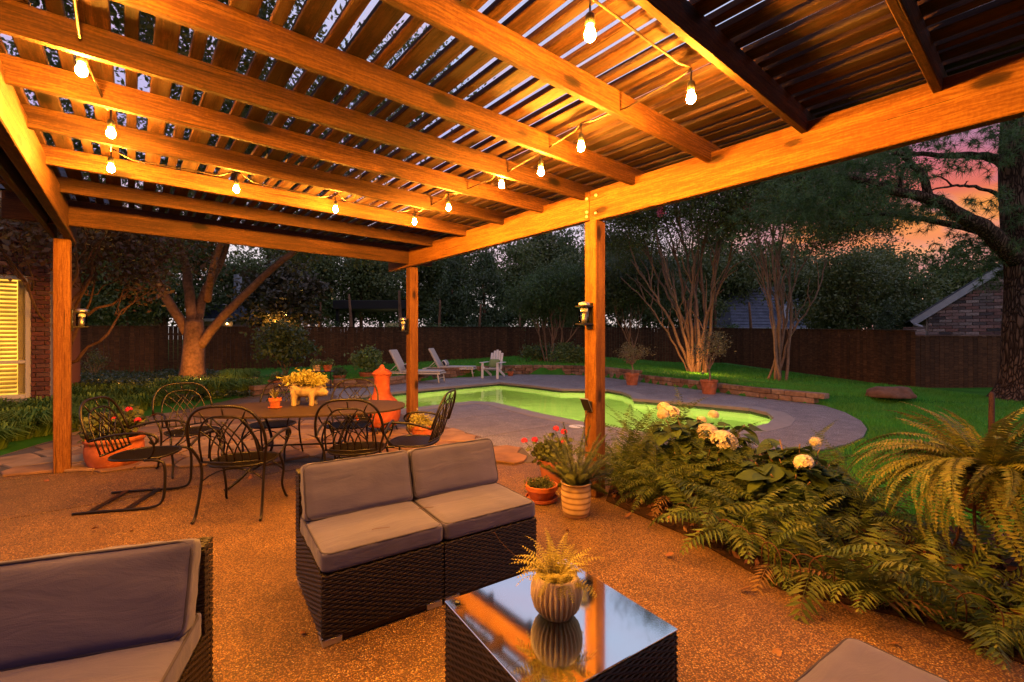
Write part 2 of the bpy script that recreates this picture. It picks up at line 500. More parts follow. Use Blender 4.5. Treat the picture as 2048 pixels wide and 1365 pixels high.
c = t.ramp(t.noise(t.coord((40, 40, 40)), 1.0, 3), [(.3, (.008, .004, .0028)), (.7, (.024, .012, .007))])
M['wicker'] = t.done(c, .5, .35)
M['wickerback'] = plain('wicker_shadow_side', (.012, .007, .005), .8, .2)
M['alu'] = plain('bare_aluminium', (.55, .50, .45), .4, .5, .8)
M['terra'] = terracotta('terracotta')
M['terra2'] = terracotta('orange_terracotta', (.48, .125, .045))
M['chim'] = terracotta('chimenea_clay', (.46, .095, .04))
M['soil'] = plain('potting_soil', (.025, .015, .01), .95, .1, var=.5, scale=60, bump=.9, bd=.01)
t = NT('striped_glaze'); v = t.coord(rnd=False)
sp = t.n('ShaderNodeSeparateXYZ'); t.l(v, sp.inputs[0])
w = t.math('ADD', t.math('MULTIPLY', t.math('SINE', t.math('MULTIPLY', t.math('ADD', sp.outputs[2], t.math('MULTIPLY', t.noise(v, 6, 2), .006)), 6.283 / .046)), .5), .5)
c = t.ramp(w, [(.06, (.30, .16, .06)), (.30, (.62, .41, .19)), (.9, (.68, .47, .24))]); c = t.hsv(c, v=t.ramp(t.noise(v, 14, 4), [(.3, .8), (.7, 1.1)]))
M['striped'] = t.done(c, .35, .5)
M['ribpot'] = plain('ribbed_cream_pot', (.62, .46, .26), .7, .3, var=.15, scale=20)
M['stone_pig'] = plain('cast_stone', (.40, .29, .16), .9, .2, var=.25, scale=35, bump=.5)
t = NT('table_glass')
gl = t.n('ShaderNodeBsdfGlossy'); gl.inputs[0].default_value = (.88, 1.0, .96, 1); gl.inputs['Roughness'].default_value = .06
tr = t.n('ShaderNodeBsdfTransparent'); tr.inputs[0].default_value = (.75, .72, .68, 1)
mx = t.n('ShaderNodeMixShader'); mx.inputs[0].default_value = .80
t.l(tr.outputs[0], mx.inputs[1]); t.l(gl.outputs[0], mx.inputs[2]); t.l(mx.outputs[0], t.out.inputs[0])
M['glasstop'] = t.m
t = NT('clear_glass'); gl = t.n('ShaderNodeBsdfGlossy'); gl.inputs['Roughness'].default_value = .03
tr = t.n('ShaderNodeBsdfTransparent'); tr.inputs[0].default_value = (.9, .9, .88, 1)
fr = t.n('ShaderNodeFresnel'); fr.inputs[0].default_value = 1.6
mx = t.n('ShaderNodeMixShader'); t.l(fr.outputs[0], mx.inputs[0]); t.l(tr.outputs[0], mx.inputs[1]); t.l(gl.outputs[0], mx.inputs[2]); t.l(mx.outputs[0], t.out.inputs[0])
M['glass'] = t.m
t = NT('pool_water'); v = t.coord(rnd=False)
t.p.inputs['Transmission Weight'].default_value = 1; t.p.inputs['IOR'].default_value = 1.33
t.bump(t.math('ADD', t.noise(v, 2.2, 3), t.math('MULTIPLY', t.noise(v, 7, 2), .3)), .10, .05)
M['water'] = t.done((.86, .97, .72), .02, .5)
M['plaster'] = plain('pool_plaster', (.50, .62, .44), .8, .2, var=.12, scale=3)
M['tile'] = plain('waterline_tile', (.035, .055, .040), .25, .5, var=.4, scale=50)
M['bark_oak'] = plain('smooth_bark', (.21, .105, .055), .85, .2, var=.45, scale=12, bump=.8, bd=.02)
M['bark_crape'] = plain('crape_bark', (.24, .145, .09), .7, .25, var=.35, scale=16, bump=.4, bd=.01)
t = NT('pine_bark'); v0 = t.coord((1, 1, .24), rnd=False); nn = t.n('ShaderNodeTexNoise'); t.l(v0, nn.inputs['Vector']); nn.inputs['Scale'].default_value = 5; va_ = t.n('ShaderNodeVectorMath', operation='MULTIPLY_ADD'); t.l(nn.outputs[1], va_.inputs[0]); va_.inputs[1].default_value = (.22, .22, .22); t.l(v0, va_.inputs[2]); v = va_.outputs[0]
x = t.n('ShaderNodeTexVoronoi', feature='DISTANCE_TO_EDGE'); t.l(v, x.inputs['Vector']); x.inputs['Scale'].default_value = 17
f = t.ramp(x.outputs[0], [(.02, 0.), (.22, 1.)]); c = t.mix(f, (.025, .014, .010), t.ramp(t.noise(v, 30, 5), [(.3, (.085, .050, .034)), (.7, (.17, .105, .07))]))
t.bump(f, .9, .04); M['bark_pine'] = t.done(c, .95, .1)
M['leaf_oak'] = leaf('broad_leaves', (.055, .092, .026), (.14, .155, .045))
M['leaf_dark'] = leaf('dark_evergreen_leaves', (.042, .076, .028), (.10, .135, .048))
M['leaf_mag'] = leaf('magnolia_leaves', (.030, .030, .013), (.11, .075, .030), rough=.3)
M['leaf_crape'] = leaf('crape_leaves', (.052, .092, .024), (.125, .145, .040))
M['leaf_maple'] = leaf('maple_leaves', (.10, .045, .020), (.16, .10, .035))
M['leaf_gold'] = leaf('golden_leaves', (.30, .26, .05), (.48, .40, .10))
M['leaf_shrub'] = leaf('shrub_leaves', (.06, .12, .035), (.135, .20, .065))
M['leaf_grey'] = leaf('thin_grey_leaves', (.14, .12, .045), (.24, .20, .085))
M['leaf_ger'] = leaf('geranium_leaves', (.06, .08, .025), (.13, .14, .045))
M['needle'] = leaf('pine_needles', (.05, .11, .035), (.12, .19, .06), rough=.5)
M['fern'] = leaf('fern_fronds', (.045, .080, .016), (.125, .145, .032), rough=.5, trans=.25, spec=.2, val=.85)
M['boston'] = leaf('boston_fern_fronds', (.080, .110, .026), (.185, .175, .045), rough=.5, trans=.25, spec=.2, val=.7)
M['foxtail'] = leaf('foxtail_fern_plumes', (.08, .11, .022), (.16, .18, .05))
M['hyd'] = leaf('hydrangea_leaves', (.042, .078, .018), (.095, .130, .030), rough=.6, trans=.2, spec=.2)
M['bloom'] = leaf('hydrangea_petals', (.66, .55, .40), (.84, .76, .62), rough=.6, trans=.3)
M['red'] = leaf('red_petals', (.55, .02, .06), (.75, .05, .12), rough=.6, trans=.2)
M['pinkf'] = leaf('pink_crape_petals', (.50, .06, .10), (.62, .14, .22), rough=.6)
M['liriope'] = leaf('liriope_blades', (.12, .22, .03), (.27, .37, .07), rough=.75, spec=.08, val=.7)
M['cover'] = leaf('ground_cover_leaves', (.030, .055, .024), (.075, .10, .045), rough=.3)
M['deadfern'] = leaf('withered_fronds', (.16, .085, .03), (.26, .15, .06), rough=.7)
M['dead'] = leaf('fallen_leaves', (.16, .055, .025), (.30, .13, .06))
M['grass'] = leaf('grass_blades', (.035, .20, .012), (.11, .34, .032), rough=.6, trans=.2, val=.8)
t = NT('lawn_soil'); v = t.coord(rnd=False)
c = t.ramp(t.noise(v, 1.2, 6, .65), [(.3, (.03, .125, .010)), (.7, (.062, .22, .022))]); t.bump(t.noise(v, 70, 4), .8, .02)
M['lawn'] = t.done(c, .9, .1)
M['linen'] = plain('lounger_sling', (.50, .46, .41), .8, .2, scale=80)
M['lframe'] = plain('cream_lounger_frame', (.62, .57, .48), .5, .4, var=.06)
t = NT('striped_pillow'); v = t.coord(rnd=False); sp = t.n('ShaderNodeSeparateXYZ'); t.l(v, sp.inputs[0])
w = t.math('SINE', t.math('MULTIPLY', sp.outputs[0], 6.283 / .15)); c = t.ramp(w, [(.49, (.62, .60, .55)), (.51, (.02, .03, .06))], 'CONSTANT')
M['stripe'] = t.done(c, .8, .2)
M['greenpillow'] = plain('green_pillow', (.22, .30, .12), .85, .2)
M['boulder'] = plain('brown_boulder', (.17, .085, .055), .9, .2, var=.4, scale=7, bump=.8, bd=.03)
M['plastic'] = plain('black_plastic', (.015, .015, .016), .4, .5)
M['steel'] = plain('brushed_steel', (.50, .47, .43), .35, .5, .9)
M['cord'] = plain('brown_cord', (.035, .020, .012), .6, .4)
M['bulb'] = emit('lit_bulb', (1.0, .38, .030), 1.0)
M['window_glow'] = emit('lit_room', (1.0, .50, .055), 2.4)
wt = M['window_glow'].node_tree; w1 = wt.nodes.new('ShaderNodeTexCoord'); w2 = wt.nodes.new('ShaderNodeTexNoise'); w2.inputs['Scale'].default_value = 1.6; w2.inputs['Detail'].default_value = 2; w3 = wt.nodes.new('ShaderNodeMapRange'); w3.inputs[1].default_value = .35; w3.inputs[2].default_value = .68; w3.inputs[3].default_value = 1.1; w3.inputs[4].default_value = 4.2
wt.links.new(w1.outputs['Object'], w2.inputs['Vector']); wt.links.new(w2.outputs[0], w3.inputs[0]); wt.links.new(w3.outputs[0], wt.nodes['Emission'].inputs[1])
M['louvre'] = plain('shutter_paint', (.75, .66, .42), .5, .4, var=.04)
M['dimlens'] = emit('dim_lens', (1.0, .4, .08), 1.2)
M['porchlamp'] = emit('porch_lamp', (1.0, .55, .16), 30)
# ================================================================== SETTING
# ---- retaining wall line, deck and pool outlines (ground points)
WALL = [G(500, 793), G(640, 778), G(760, 773), G(890, 757), G(1040, 749), G(1165, 751), G(1220, 756), G(1300, 767), G(1400, 780), G(1500, 794), G(1632, 809)]
WX = np.array([p.x for p in WALL]); WY = np.array([p.y for p in WALL])
BED = [G(2048, 1330), G(1800, 1235), G(1560, 1180), G(1390, 1080), G(1212, 1003)]
PATIO = [Vector((2.95, -3, 0)), Vector((2.75, .9, 0))] + BED + [G(1236, 926), G(1330, 904), G(1450, 900), G(1570, 903), G(1640, 899), G(1695, 888), G(1727, 873), G(1734, 858), G(1722, 842), G(1690, 825), G(1650, 812)] \
    + [WALL[i] for i in range(10, -1, -1)] + [G(420, 806), G(310, 832), G(90, 885), G(0, 912), Vector((-7.6, 4.4, 0)), Vector((-7.6, -3, 0))]
PATIO = [(p.x, p.y) for p in PATIO]
if area(PATIO) < 0: PATIO = PATIO[::-1]
POOL = [G(690, 814), G(700, 794), G(860, 777), G(1000, 765), G(1062, 771), G(1120, 778), G(1215, 779), G(1245, 784), G(1264, 791), G(1268, 798), G(1380, 806), G(1500, 817), G(1538, 826), G(1552, 837), G(1540, 848), G(1500, 857), G(1420, 865), G(1300, 868), G(1170, 846), G(1080, 828), G(985, 805), G(945, 803), G(830, 816), G(760, 822)]
POOL = [(p.x, p.y) for p in POOL]
if area(POOL) < 0: POOL = POOL[::-1]
def ss(a, b, x):
    t = np.clip((x - a) / (b - a), 0, 1); return t * t * (3 - 2 * t)
def height_np(X, Y):
    f = np.interp(X, WX, WY)
    top = np.interp(X, [-9, -6.5, -3.5, 0, 3.5, 5.2, 6.6, 8.0, 10.5], [.06, .10, .22, .34, .36, .30, .20, .10, .0])
    s = ss(.13, .27, Y - f)
    left = .05 * ss(-5.8, -7.5, X)
    return -.03 + (top + .03) * s * np.where(X < -6.6, ss(10.5, 13.5, Y), 1) + left + .012 * np.sin(X * 1.3) * np.sin(Y * 1.1)
def hgt(x, y): return float(height_np(np.array([float(x)]), np.array([float(y)]))[0])

# ---- the ground: one fine sheet near the house and a coarse ring to the horizon
step = .15
xs = np.arange(-24, 24.01, step); ys = np.arange(-6, 36.01, step)
GX, GY = np.meshgrid(xs, ys)
GZ = height_np(GX, GY)
inn = inside_np(GX, GY, offset(PATIO, -.10))
nx, ny = len(xs), len(ys)
idx = np.arange(nx * ny).reshape(ny, nx)
quads = np.stack([idx[:-1, :-1], idx[:-1, 1:], idx[1:, 1:], idx[1:, :-1]], -1).reshape(-1, 4)
keep = ~(inn[:-1, :-1] & inn[:-1, 1:] & inn[1:, 1:] & inn[1:, :-1]).reshape(-1)
v3 = np.stack([GX, GY, GZ], -1).reshape(-1, 3)
gm = np_mesh('ground', v3, quads[keep], M['lawn'], True)
lawn = structure(inst('lawn', gm))
b = MB()
for (x0, x1, y0, y1) in ((-300, -24, -300, 400), (24, 300, -300, 400), (-24, 24, -300, -6), (-24, 24, 36, 400)):
    b.add([(x0, y0, -.03), (x1, y0, -.03), (x1, y1, -.03), (x0, y1, -.03)], [(0, 1, 2, 3)])
structure(b.build('ground', M['lawn']))

# ---- patio and pool deck: a slab, cut by joints into concrete panels
COPE = offset(POOL, .30)
bm = slab(fill_bm(PATIO, [COPE], -.016), .25)
patio = structure(bm_obj(bm, 'patio', M['slabbase']))
V2 = Vector((math.cos(R(39.8)), math.sin(R(39.8))))      # rafter direction
U2 = Vector((-V2.y, V2.x))                                # beam direction
cuts = sorted([Vector(G(1050, 860)[:2]).dot(U2), Vector(G(980, 830)[:2]).dot(U2), 10.2, 12.4, 14.6])
PO_ = G(1190, 990)
base_bm = fill_bm(PATIO, [COPE], 0.0)
lim = [-50] + cuts + [50]
for i in range(len(lim) - 1):
    c = base_bm.copy()
    for lo, sg in ((lim[i] + .010, -1), (lim[i + 1] - .010, 1)):
        p = U2 * lo
        bmesh.ops.bisect_plane(c, geom=c.verts[:] + c.edges[:] + c.faces[:], plane_co=(p.x, p.y, 0), plane_no=(U2.x * sg, U2.y * sg, 0), clear_outer=True)
    xv = G(955, 872) if i else PO_ + Vector((V2.x, V2.y, 0)) * .45  # extra cut where the lamp-warm tone gives way to the cool one
    for sg, mt in ((1, 'agg'), (-1, 'agg_deck_skylit')):
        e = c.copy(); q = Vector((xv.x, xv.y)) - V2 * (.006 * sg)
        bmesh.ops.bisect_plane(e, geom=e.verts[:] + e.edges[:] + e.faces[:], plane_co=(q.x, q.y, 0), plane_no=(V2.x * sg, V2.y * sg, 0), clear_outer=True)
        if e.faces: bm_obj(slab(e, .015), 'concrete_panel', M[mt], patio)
        else: e.free()
    c.free()
base_bm.free()

# ---- pool
pool = thing('swimming_pool', 'lit green swimming pool with pale coping set in the deck', 'pool', (0, 0, 0))
bm = slab(fill_bm(COPE, [offset(POOL, -.03)], .006), .06)
bm_obj(bm, 'coping', M['coping'], pool)
b = MB(); n = len(POOL); b2 = MB(); depth = -1.15
for i in range(n):
    a, c = POOL[i - 1], POOL[i]
    b.add([(*a, depth), (*c, depth), (*c, -.20), (*a, -.20)], [(0, 1, 2, 3)])
    b2.add([(*a, -.20), (*c, -.20), (*c, -.052), (*a, -.052)], [(0, 1, 2, 3)])
bs = b.build('basin', M['plaster'], pool)
bm = fill_bm(POOL, (), depth); bm_obj(bm, 'basin_floor', M['plaster'], pool)
b2.build('tile_band', M['tile'], pool)
bm = fill_bm(offset(POOL, -.002), (), -.105); bm_obj(bm, 'water', M['water'], pool)
for (px, py, dx, dy, w) in ((1035, 822, .25, .35, 640), (1130, 842, .3, .35, 330), (905, 811, -.1, .45, 260), (1400, 862, 0, .4, 280), (1280, 867, 0, .4, 220), (790, 819, .0, .35, 150)):
    p = G(px, py) + Vector((dx, dy, -.45))
    l = bpy.data.lights.new('pool_light', 'POINT'); l.energy = w; l.color = (1.0, .97, .20); l.shadow_soft_size = .07
    lo = bpy.data.objects.new('pool_light', l); COL.objects.link(lo); lo.parent = pool; lo.location = p
    MB().lathe([(0, 0), (.09, 0), (.10, .02), (0, .025)], 14).build('light_housing', M['white'], pool, (p.x, p.y - .12, p.z), (R(-90), 0, 0))
# skimmer lid and drain caps lying in the deck
lid = MB().lathe([(0, 0), (.13, 0), (.135, .008), (0, .009)], 20).build('skimmer_lid', M['white'], None, G(1148, 846) + Vector((0, -.35, .001)))
tag(lid, 'round pale skimmer lid set in the deck beside the pool edge', 'lid')

# ---- flagstones under the dining set
FLAG = [G(*p) for p in ((0, 948), (180, 936), (420, 930), (560, 925), (800, 925), (1075, 926), (1045, 896), (960, 890), (905, 868), (780, 852), (640, 846), (470, 838), (360, 826), (312, 834), (90, 887), (0, 914))]
FLAG = [(p.x, p.y) for p in FLAG]
if area(FLAG) < 0: FLAG = FLAG[::-1]
path = bm_obj(slab(fill_bm(FLAG, (), .005), .004), 'flagstone_path', M['slabbase']); structure(path)
rs = random.Random(3)
fx0, fx1 = min(p[0] for p in FLAG), max(p[0] for p in FLAG); fy0, fy1 = min(p[1] for p in FLAG), max(p[1] for p in FLAG)
seeds = []; sp_ = .46
j = 0; y = fy0 - .6
while y < fy1 + .6:
    x = fx0 - .6 + (j % 2) * sp_ / 2
    while x < fx1 + .6:
        seeds.append((x + rs.uniform(-.17, .17), y + rs.uniform(-.15, .15))); x += sp_
    y += sp_ * .82; j += 1
def clip_half(poly, px, py, nx_, ny_):
    out = []
    for i in range(len(poly)):
        a, c = poly[i - 1], poly[i]
        da = (a[0] - px) * nx_ + (a[1] - py) * ny_; dc = (c[0] - px) * nx_ + (c[1] - py) * ny_
        if da <= 0: out.append(a)
        if (da < 0 < dc) or (dc < 0 < da):
            t_ = da / (da - dc); out.append((a[0] + (c[0] - a[0]) * t_, a[1] + (c[1] - a[1]) * t_))
    return out
for i, (x, y) in enumerate(seeds):
    if not inside((x, y), FLAG): continue
    poly = [(x - 1, y - 1), (x + 1, y - 1), (x + 1, y + 1), (x - 1, y + 1)]
    for k, (qx, qy) in enumerate(seeds):
        if k == i or abs(qx - x) > 1.3 or abs(qy - y) > 1.3: continue
        L = math.hypot(qx - x, qy - y); ux, uy = (qx - x) / L, (qy - y) / L
        poly = clip_half(poly, x + ux * (L / 2 - .012), y + uy * (L / 2 - .012), ux, uy)
        if len(poly) < 3: break
    if len(poly) < 3: continue
    rough = []
    for k in range(len(poly)):
        a, c = poly[k - 1], poly[k]
        for t_ in (0, .5):
            rough.append((a[0] + (c[0] - a[0]) * t_ - x + rs.uniform(-.012, .012), a[1] + (c[1] - a[1]) * t_ - y + rs.uniform(-.012, .012)))
    m_ = len(rough); tilt = (rs.uniform(-.012, .012), rs.uniform(-.012, .012)); h0 = .020 + rs.uniform(-.004, .006)
    vs_ = [(p[0], p[1], 0) for p in rough] + [(p[0], p[1], h0 - .005 + p[0] * tilt[0] + p[1] * tilt[1]) for p in rough] + [(p[0] * .96, p[1] * .96, h0 + p[0] * tilt[0] + p[1] * tilt[1]) for p in rough]
    fs_ = [(k, (k + 1) % m_, m_ + (k + 1) % m_, m_ + k) for k in range(m_)] + [(m_ + k, m_ + (k + 1) % m_, 2 * m_ + (k + 1) % m_, 2 * m_ + k) for k in range(m_)] + [tuple(2 * m_ + k for k in range(m_))]
    MB().add(vs_, fs_).build('flagstone', M['flag'], path, (x, y, .0055))

# ---- retaining wall of split stone
rw = thing('retaining_wall', 'low stacked stone retaining wall between the pool deck and the raised lawn', 'wall', (0, 0, 0))
stones = []
for L_ in (.30, .38, .46):
    mb = MB(); mb.box((0, 0, 0), (L_ - .012, .24, .118), .012)
    stones.append((L_, mb.mesh('stone', M['wallstone'])))
poly = crom(WALL, 8); cum = [0]
for i in range(1, len(poly)): cum.append(cum[-1] + (poly[i] - poly[i - 1]).length)
def along(pl, cm, s_):
    s_ = max(0, min(cm[-1] - 1e-4, s_))
    i = next(k for k in range(1, len(cm)) if cm[k] > s_)
    t_ = (s_ - cm[i - 1]) / (cm[i] - cm[i - 1])
    return pl[i - 1].lerp(pl[i], t_), (pl[i] - pl[i - 1]).normalized()
for row in range(3):
    s_ = rs.uniform(0, .2)
    while s_ < cum[-1] - .1:
        L_, me = rs.choice(stones)
        p, tg = along(poly, cum, s_ + L_ / 2)
        frac = (s_ + L_ / 2) / cum[-1]
        if row == 2 and not (.28 < frac < .74): s_ += L_; continue
        nr = Vector((-tg.y, tg.x, 0)); nr = nr if nr.y > 0 else -nr
        q = p + nr * (.13 + rs.uniform(-.012, .012))
        inst('stone', me, rw, (q.x, q.y, .061 + row * .121), (0, 0, math.atan2(tg.y, tg.x) + rs.uniform(-.015, .015)), (1, 1, rs.uniform(.95, 1.0)))
        s_ += L_

# ================================================================== FENCES
pick = MB().box((0, 0, .9), (.138, .018, 1.8), .004).mesh('picket', M['fence'])
def fence(pts, hts, zs, label, name='wooden_fence', ztop=None):
    o = thing(name, label, 'fence', (pts[0][0], pts[0][1], 0)); og = Vector((pts[0][0], pts[0][1], 0))
    r_ = random.Random(int(abs(pts[0][0]) * 100))
    for i in range(len(pts) - 1):
        a, c = Vector((*pts[i], 0)), Vector((*pts[i + 1], 0)); L = (c - a).length; dr = (c - a) / L; an = math.atan2(dr.y, dr.x)
        n_ = int(L / .145)
        for k in range(n_):
            t_ = (k + .5) / n_; p = a.lerp(c, t_) - og
            h_ = hts[i] + (hts[i + 1] - hts[i]) * t_; z = zs[i] + (zs[i + 1] - zs[i]) * t_
            inst('picket', pick, o, (p.x, p.y, z), (R(r_.uniform(-.25, .25)), 0, an + R(r_.uniform(-1.2, 1.2))), (L / n_ / .1405 * r_.uniform(.97, 1.0), 1, (h_ + r_.uniform(-.006, .006)) / 1.8))
        mid = (a + c) / 2 - og; hm = (hts[i] + hts[i + 1]) / 2; zm = (zs[i] + zs[i + 1]) / 2; pit = -math.atan2(hts[i + 1] + zs[i + 1] - hts[i] - zs[i], L)
        MB().box((0, 0, 0), (L, .09, .035), .004).build('cap_rail', M['fence'], o, (mid.x, mid.y, zm + hm + .02), (0, pit, an))
        nrm = Vector((-dr.y, dr.x, 0)); nrm = nrm if nrm.y > 0 else -nrm
        for fz in (.25, .85): MB().box((0, 0, 0), (L, .04, .09)).build('rail', M['fence'], o, (mid.x + nrm.x * .032, mid.y + nrm.y * .032, zm + hm * fz), (0, pit, an))
    return o
BF0, BF1 = D(60, 676, 15.6), D(1075, 676, 27.5)
BFm = BF0.lerp(BF1, .5)
C1 = (11.5, 24.5); C2 = (11.7, 13.2); C3 = (18.5, 13.6)
fence([BF0[:2], BFm[:2], BF1[:2]], [1.86, 1.95, 1.98], [-.02, -.02, .1], 'long dark board fence across the back of the garden behind the pool')
fence([BF1[:2], C1, C2], [1.95, 1.85, 1.66], [.1, .1, -.02], 'dark board fence behind the crape myrtles on the right side of the lawn')
fence([C2, C3], [1.50, 1.50], [-.02, -.02], 'lower dark board fence below the brick gable, beside the pine trunk')

# ================================================================== HOUSES
def bricks_on(parent, org, ax, w, h, mat, cut, bw=.205, bh=.068, mj=.010, dpt=.05, lim=300, key=None):
    """bricks laid on a vertical plane from org along ax; cut(x,z) True where a brick stands"""
    ax = Vector(ax).normalized(); an = math.atan2(ax.y, ax.x)
    full = MB().box((0, 0, 0), (bw, dpt, bh), .004).mesh('brick', mat)
    out = []
    z = bh / 2; row = 0
    while z < h:
        x = bw / 2 + mj / 2 - (bw + mj) / 2 * (row % 2)
        while x < w + bw / 2:
            ok = [q for q in [x - bw / 2 + bw * k / 20 for k in range(21)] if 0 <= q <= w and cut(q, z)]
            if ok and ok[-1] - ok[0] > bw * .22: out.append(((ok[0] + ok[-1]) / 2, z, (ok[-1] - ok[0]) / bw))
            x += bw + mj
        z += bh + mj; row += 1
    if key: out.sort(key=key)
    rest = MB()
    for i, (x, z, fr) in enumerate(out):
        p = Vector(org) + ax * x + Vector((0, 0, z))
        if i < lim: inst('brick', full, parent, p, (0, 0, an + rnd(-.006, .006)), (fr, 1, 1))
        else: rest.box(p, (bw * fr, dpt, bh), 0, Matrix.Rotation(an, 3, 'Z'))
    if rest.v: rest.build('brick_courses', mat, parent)['kind'] = 'stuff'
# -- the home on the left: brick wall with a lit shuttered window
cor = D(101, 676, 7.9); cor.z = 0
VV = Vector((V2.x, V2.y, 0))
home = thing('brick_house', 'red brick house wall with a glowing shuttered window at the left edge', 'house', (0, 0, 0))
an = math.atan2(VV.y, VV.x); rotz = Matrix.Rotation(an, 3, 'Z')
UU = Vector((U2.x, U2.y, 0))
# window spans from s0 to s1 measured back from the corner along -V
def s_of(px):
    k = (px - CX) / F; return (cor.x - k * cor.y) / (VV.x - k * VV.y)
s1_, s0_ = s_of(62), s_of(62) + 1.15
zs0, zs1 = .42, 2.50
Wl = 3.4
org = cor - VV * Wl
wx0, wx1 = Wl - s0_, Wl - s1_
def cut_home(x, z): return not (wx0 < x < wx1 and zs0 - .07 < z < zs1 + .21)
wall_mb = MB()
def wbox(x0, x1, z0, z1, th=.24, off=.165):
    c = org + VV * ((x0 + x1) / 2) + UU * off; wall_mb.box((c.x, c.y, (z0 + z1) / 2), (x1 - x0, th, z1 - z0), 0, rotz)
wbox(0, wx0, 0, 3.5); wbox(wx1, Wl, 0, 3.5); wbox(wx0, wx1, 0, zs0); wbox(wx0, wx1, zs1, 3.5)
wall_mb.build('wall', M['mortar'], home)
bricks_on(home, org, VV, Wl, 3.45, M['brick_home'], cut_home, key=lambda q: -q[0])
mb = MB(); c = cor + UU * 3 ; mb.box((c.x - .10 * VV.x, c.y - .1 * VV.y, 1.75), (.22, 5.4, 3.5), 0, rotz); mb.build('side_wall', M['brick_home'], home)
win = MB(); cx_ = (wx0 + wx1) / 2
def wp(x, z, off): p = org + VV * x + UU * off; return (p.x, p.y, z)
for (x, z, w_, h_) in ((wx0 + .035, (zs0 + zs1) / 2, .07, zs1 - zs0), (wx1 - .035, (zs0 + zs1) / 2, .07, zs1 - zs0), (cx_, zs1 - .035, wx1 - wx0 - .14, .07), (cx_, zs0 + .035, wx1 - wx0 - .14, .07), (cx_, zs0 + .62, wx1 - wx0 - .14, .055)):
    win.box(wp(x, z, .05), (w_, .09, h_), .006, rotz)
wf = win.build('window', M['cream'], home)
MB().box(wp(cx_, (zs0 + zs1) / 2, .20), (wx1 - wx0 - .02, .015, zs1 - zs0 - .02), 0, rotz).build('lit_curtain', M['window_glow'], wf)
MB().box(wp(cx_, zs0 - .035, .0), (wx1 - wx0 + .10, .16, .06), .008, rotz).build('sill', M['mortar'], wf)
MB().box(wp(cx_, (zs0 + zs1) / 2, .075), (wx1 - wx0 - .10, .004, zs1 - zs0 - .1), 0, rotz).build('pane', M['glass'], wf)
lv = MB().box((0, 0, 0), (wx1 - wx0 - .36, .062, .009), .002).mesh('louvre', M['louvre'])
z = zs0 + .12
while z < zs1 - .1:
    if abs(z - zs0 - .62) > .05: inst('louvre', lv, wf, wp(cx_, z, .125), (R(38 + rnd(-5, 5)), rnd(-.006, .006), an))
    z += .071
for x in (wx0 + .125, wx1 - .125): MB().box(wp(x, (zs0 + zs1) / 2, .125), (.085, .03, zs1 - zs0 - .14), .004, rotz).build('shutter_stile', M['louvre'], wf)
sol = MB().box((0, 0, 0), (.068, .055, .195), .004).mesh('brick', M['brick_home'])
x = wx0 - .06
while x < wx1 + .08:
    inst('brick', sol, home, wp(x, zs1 + .105, -.004), (0, 0, an)); x += .078
mb = MB(); c = cor - VV * 1.5 + UU * 1.2
mb.box((c.x, c.y, 3.62), (4.6, 4.2, .16), .01, rotz); mb.build('eave', M['cream'], home)
mb = MB(); mb.add([tuple(c + VV * x + UU * y + Vector((0, 0, z))) for (x, y, z) in ((-2.4, -2.2, 3.702), (2.4, -2.2, 3.702), (2.4, 2.2, 3.702), (-2.4, 2.2, 3.702), (-1, 0, 5.2), (1, 0, 5.2))], [(0, 1, 5, 4), (1, 2, 5), (2, 3, 4, 5), (3, 0, 4)]); mb.build('roof', M['roof'], home)

MB().box((-2.5, -3.9, 2.7), (15.0, .3, 5.4)).build('rear_house_wall', M['brick_home'], home)  # rear wall of the house, unseen behind the camera; cuts the sky fill
MB().box((-2.5, -4.1, 5.5), (15.6, 1.4, .16), .01).build('eave', M['cream'], home)
# -- brick gable on the right, beyond the low fence
gy = 15.2
g0 = D(1852, 676, gy)
gab = thing('brick_house', 'mottled brick gable end with a grey sloping roof edge behind the fence at right', 'house', (g0.x, gy, 0), R(-39))
wid = 6.4; eave_z = D(0, 632, gy).z; sl = .80; mid_x = wid * .55; DE = 6.0
def gh(x): return eave_z + .05 + (sl * x if x < mid_x else sl * (2 * mid_x - x))
mb = MB()
fr_ = [(0, .04, 0), (wid, .04, 0), (wid, .04, gh(wid)), (mid_x, .04, gh(mid_x)), (0, .04, gh(0))]
bk = [(x, y + DE, z) for x, y, z in fr_]
mb.add(fr_ + bk, [(0, 1, 2, 3, 4), (9, 8, 7, 6, 5), (0, 5, 6, 1), (1, 6, 7, 2), (4, 9, 5, 0)]); mb.build('wall', M['mortar'], gab)
bricks_on(gab, (0, 0, 1.35), (1, 0, 0), wid, 4.5, M['brick_far'], lambda x, z: z + 1.35 < gh(x) - .02 and .05 < x < wid - .05, bw=.30, bh=.088, mj=.013, dpt=.06, lim=300, key=lambda q: abs(q[0] - 1.3) + abs(q[1] - .8))
MB().box((wid / 2, .005, .66), (wid, .05, 1.32)).build('lower_wall', M['brick_far'], gab)
for nm, x0, x1 in (('bargeboard', -.35, mid_x), ('bargeboard', wid + .35, mid_x)):
    a, c = Vector((x0, -.12, gh(x0) - .02)), Vector((x1, -.12, gh(x1) - .02)); L = (c - a).length; ry = -math.atan2(c.z - a.z, c.x - a.x); m_ = (a + c) / 2
    MB().box((0, 0, 0), (L, .05, .20), .006).build(nm, M['siding'], gab, m_, (0, ry, 0))
    MB().box((0, 0, 0), (L + .08, DE + .3, .05), .006).build('roof', M['roof'], gab, (m_.x, m_.y + DE / 2 + .12, m_.z + .15), (0, ry, 0))
MB().tube([(-.30, -.16, eave_z - .28), (-.12, -.12, eave_z - .36), (-.06, -.09, eave_z - .55), (-.06, -.09, .0)], .045, 8).build('downspout', M['siding'], gab, smooth=True)

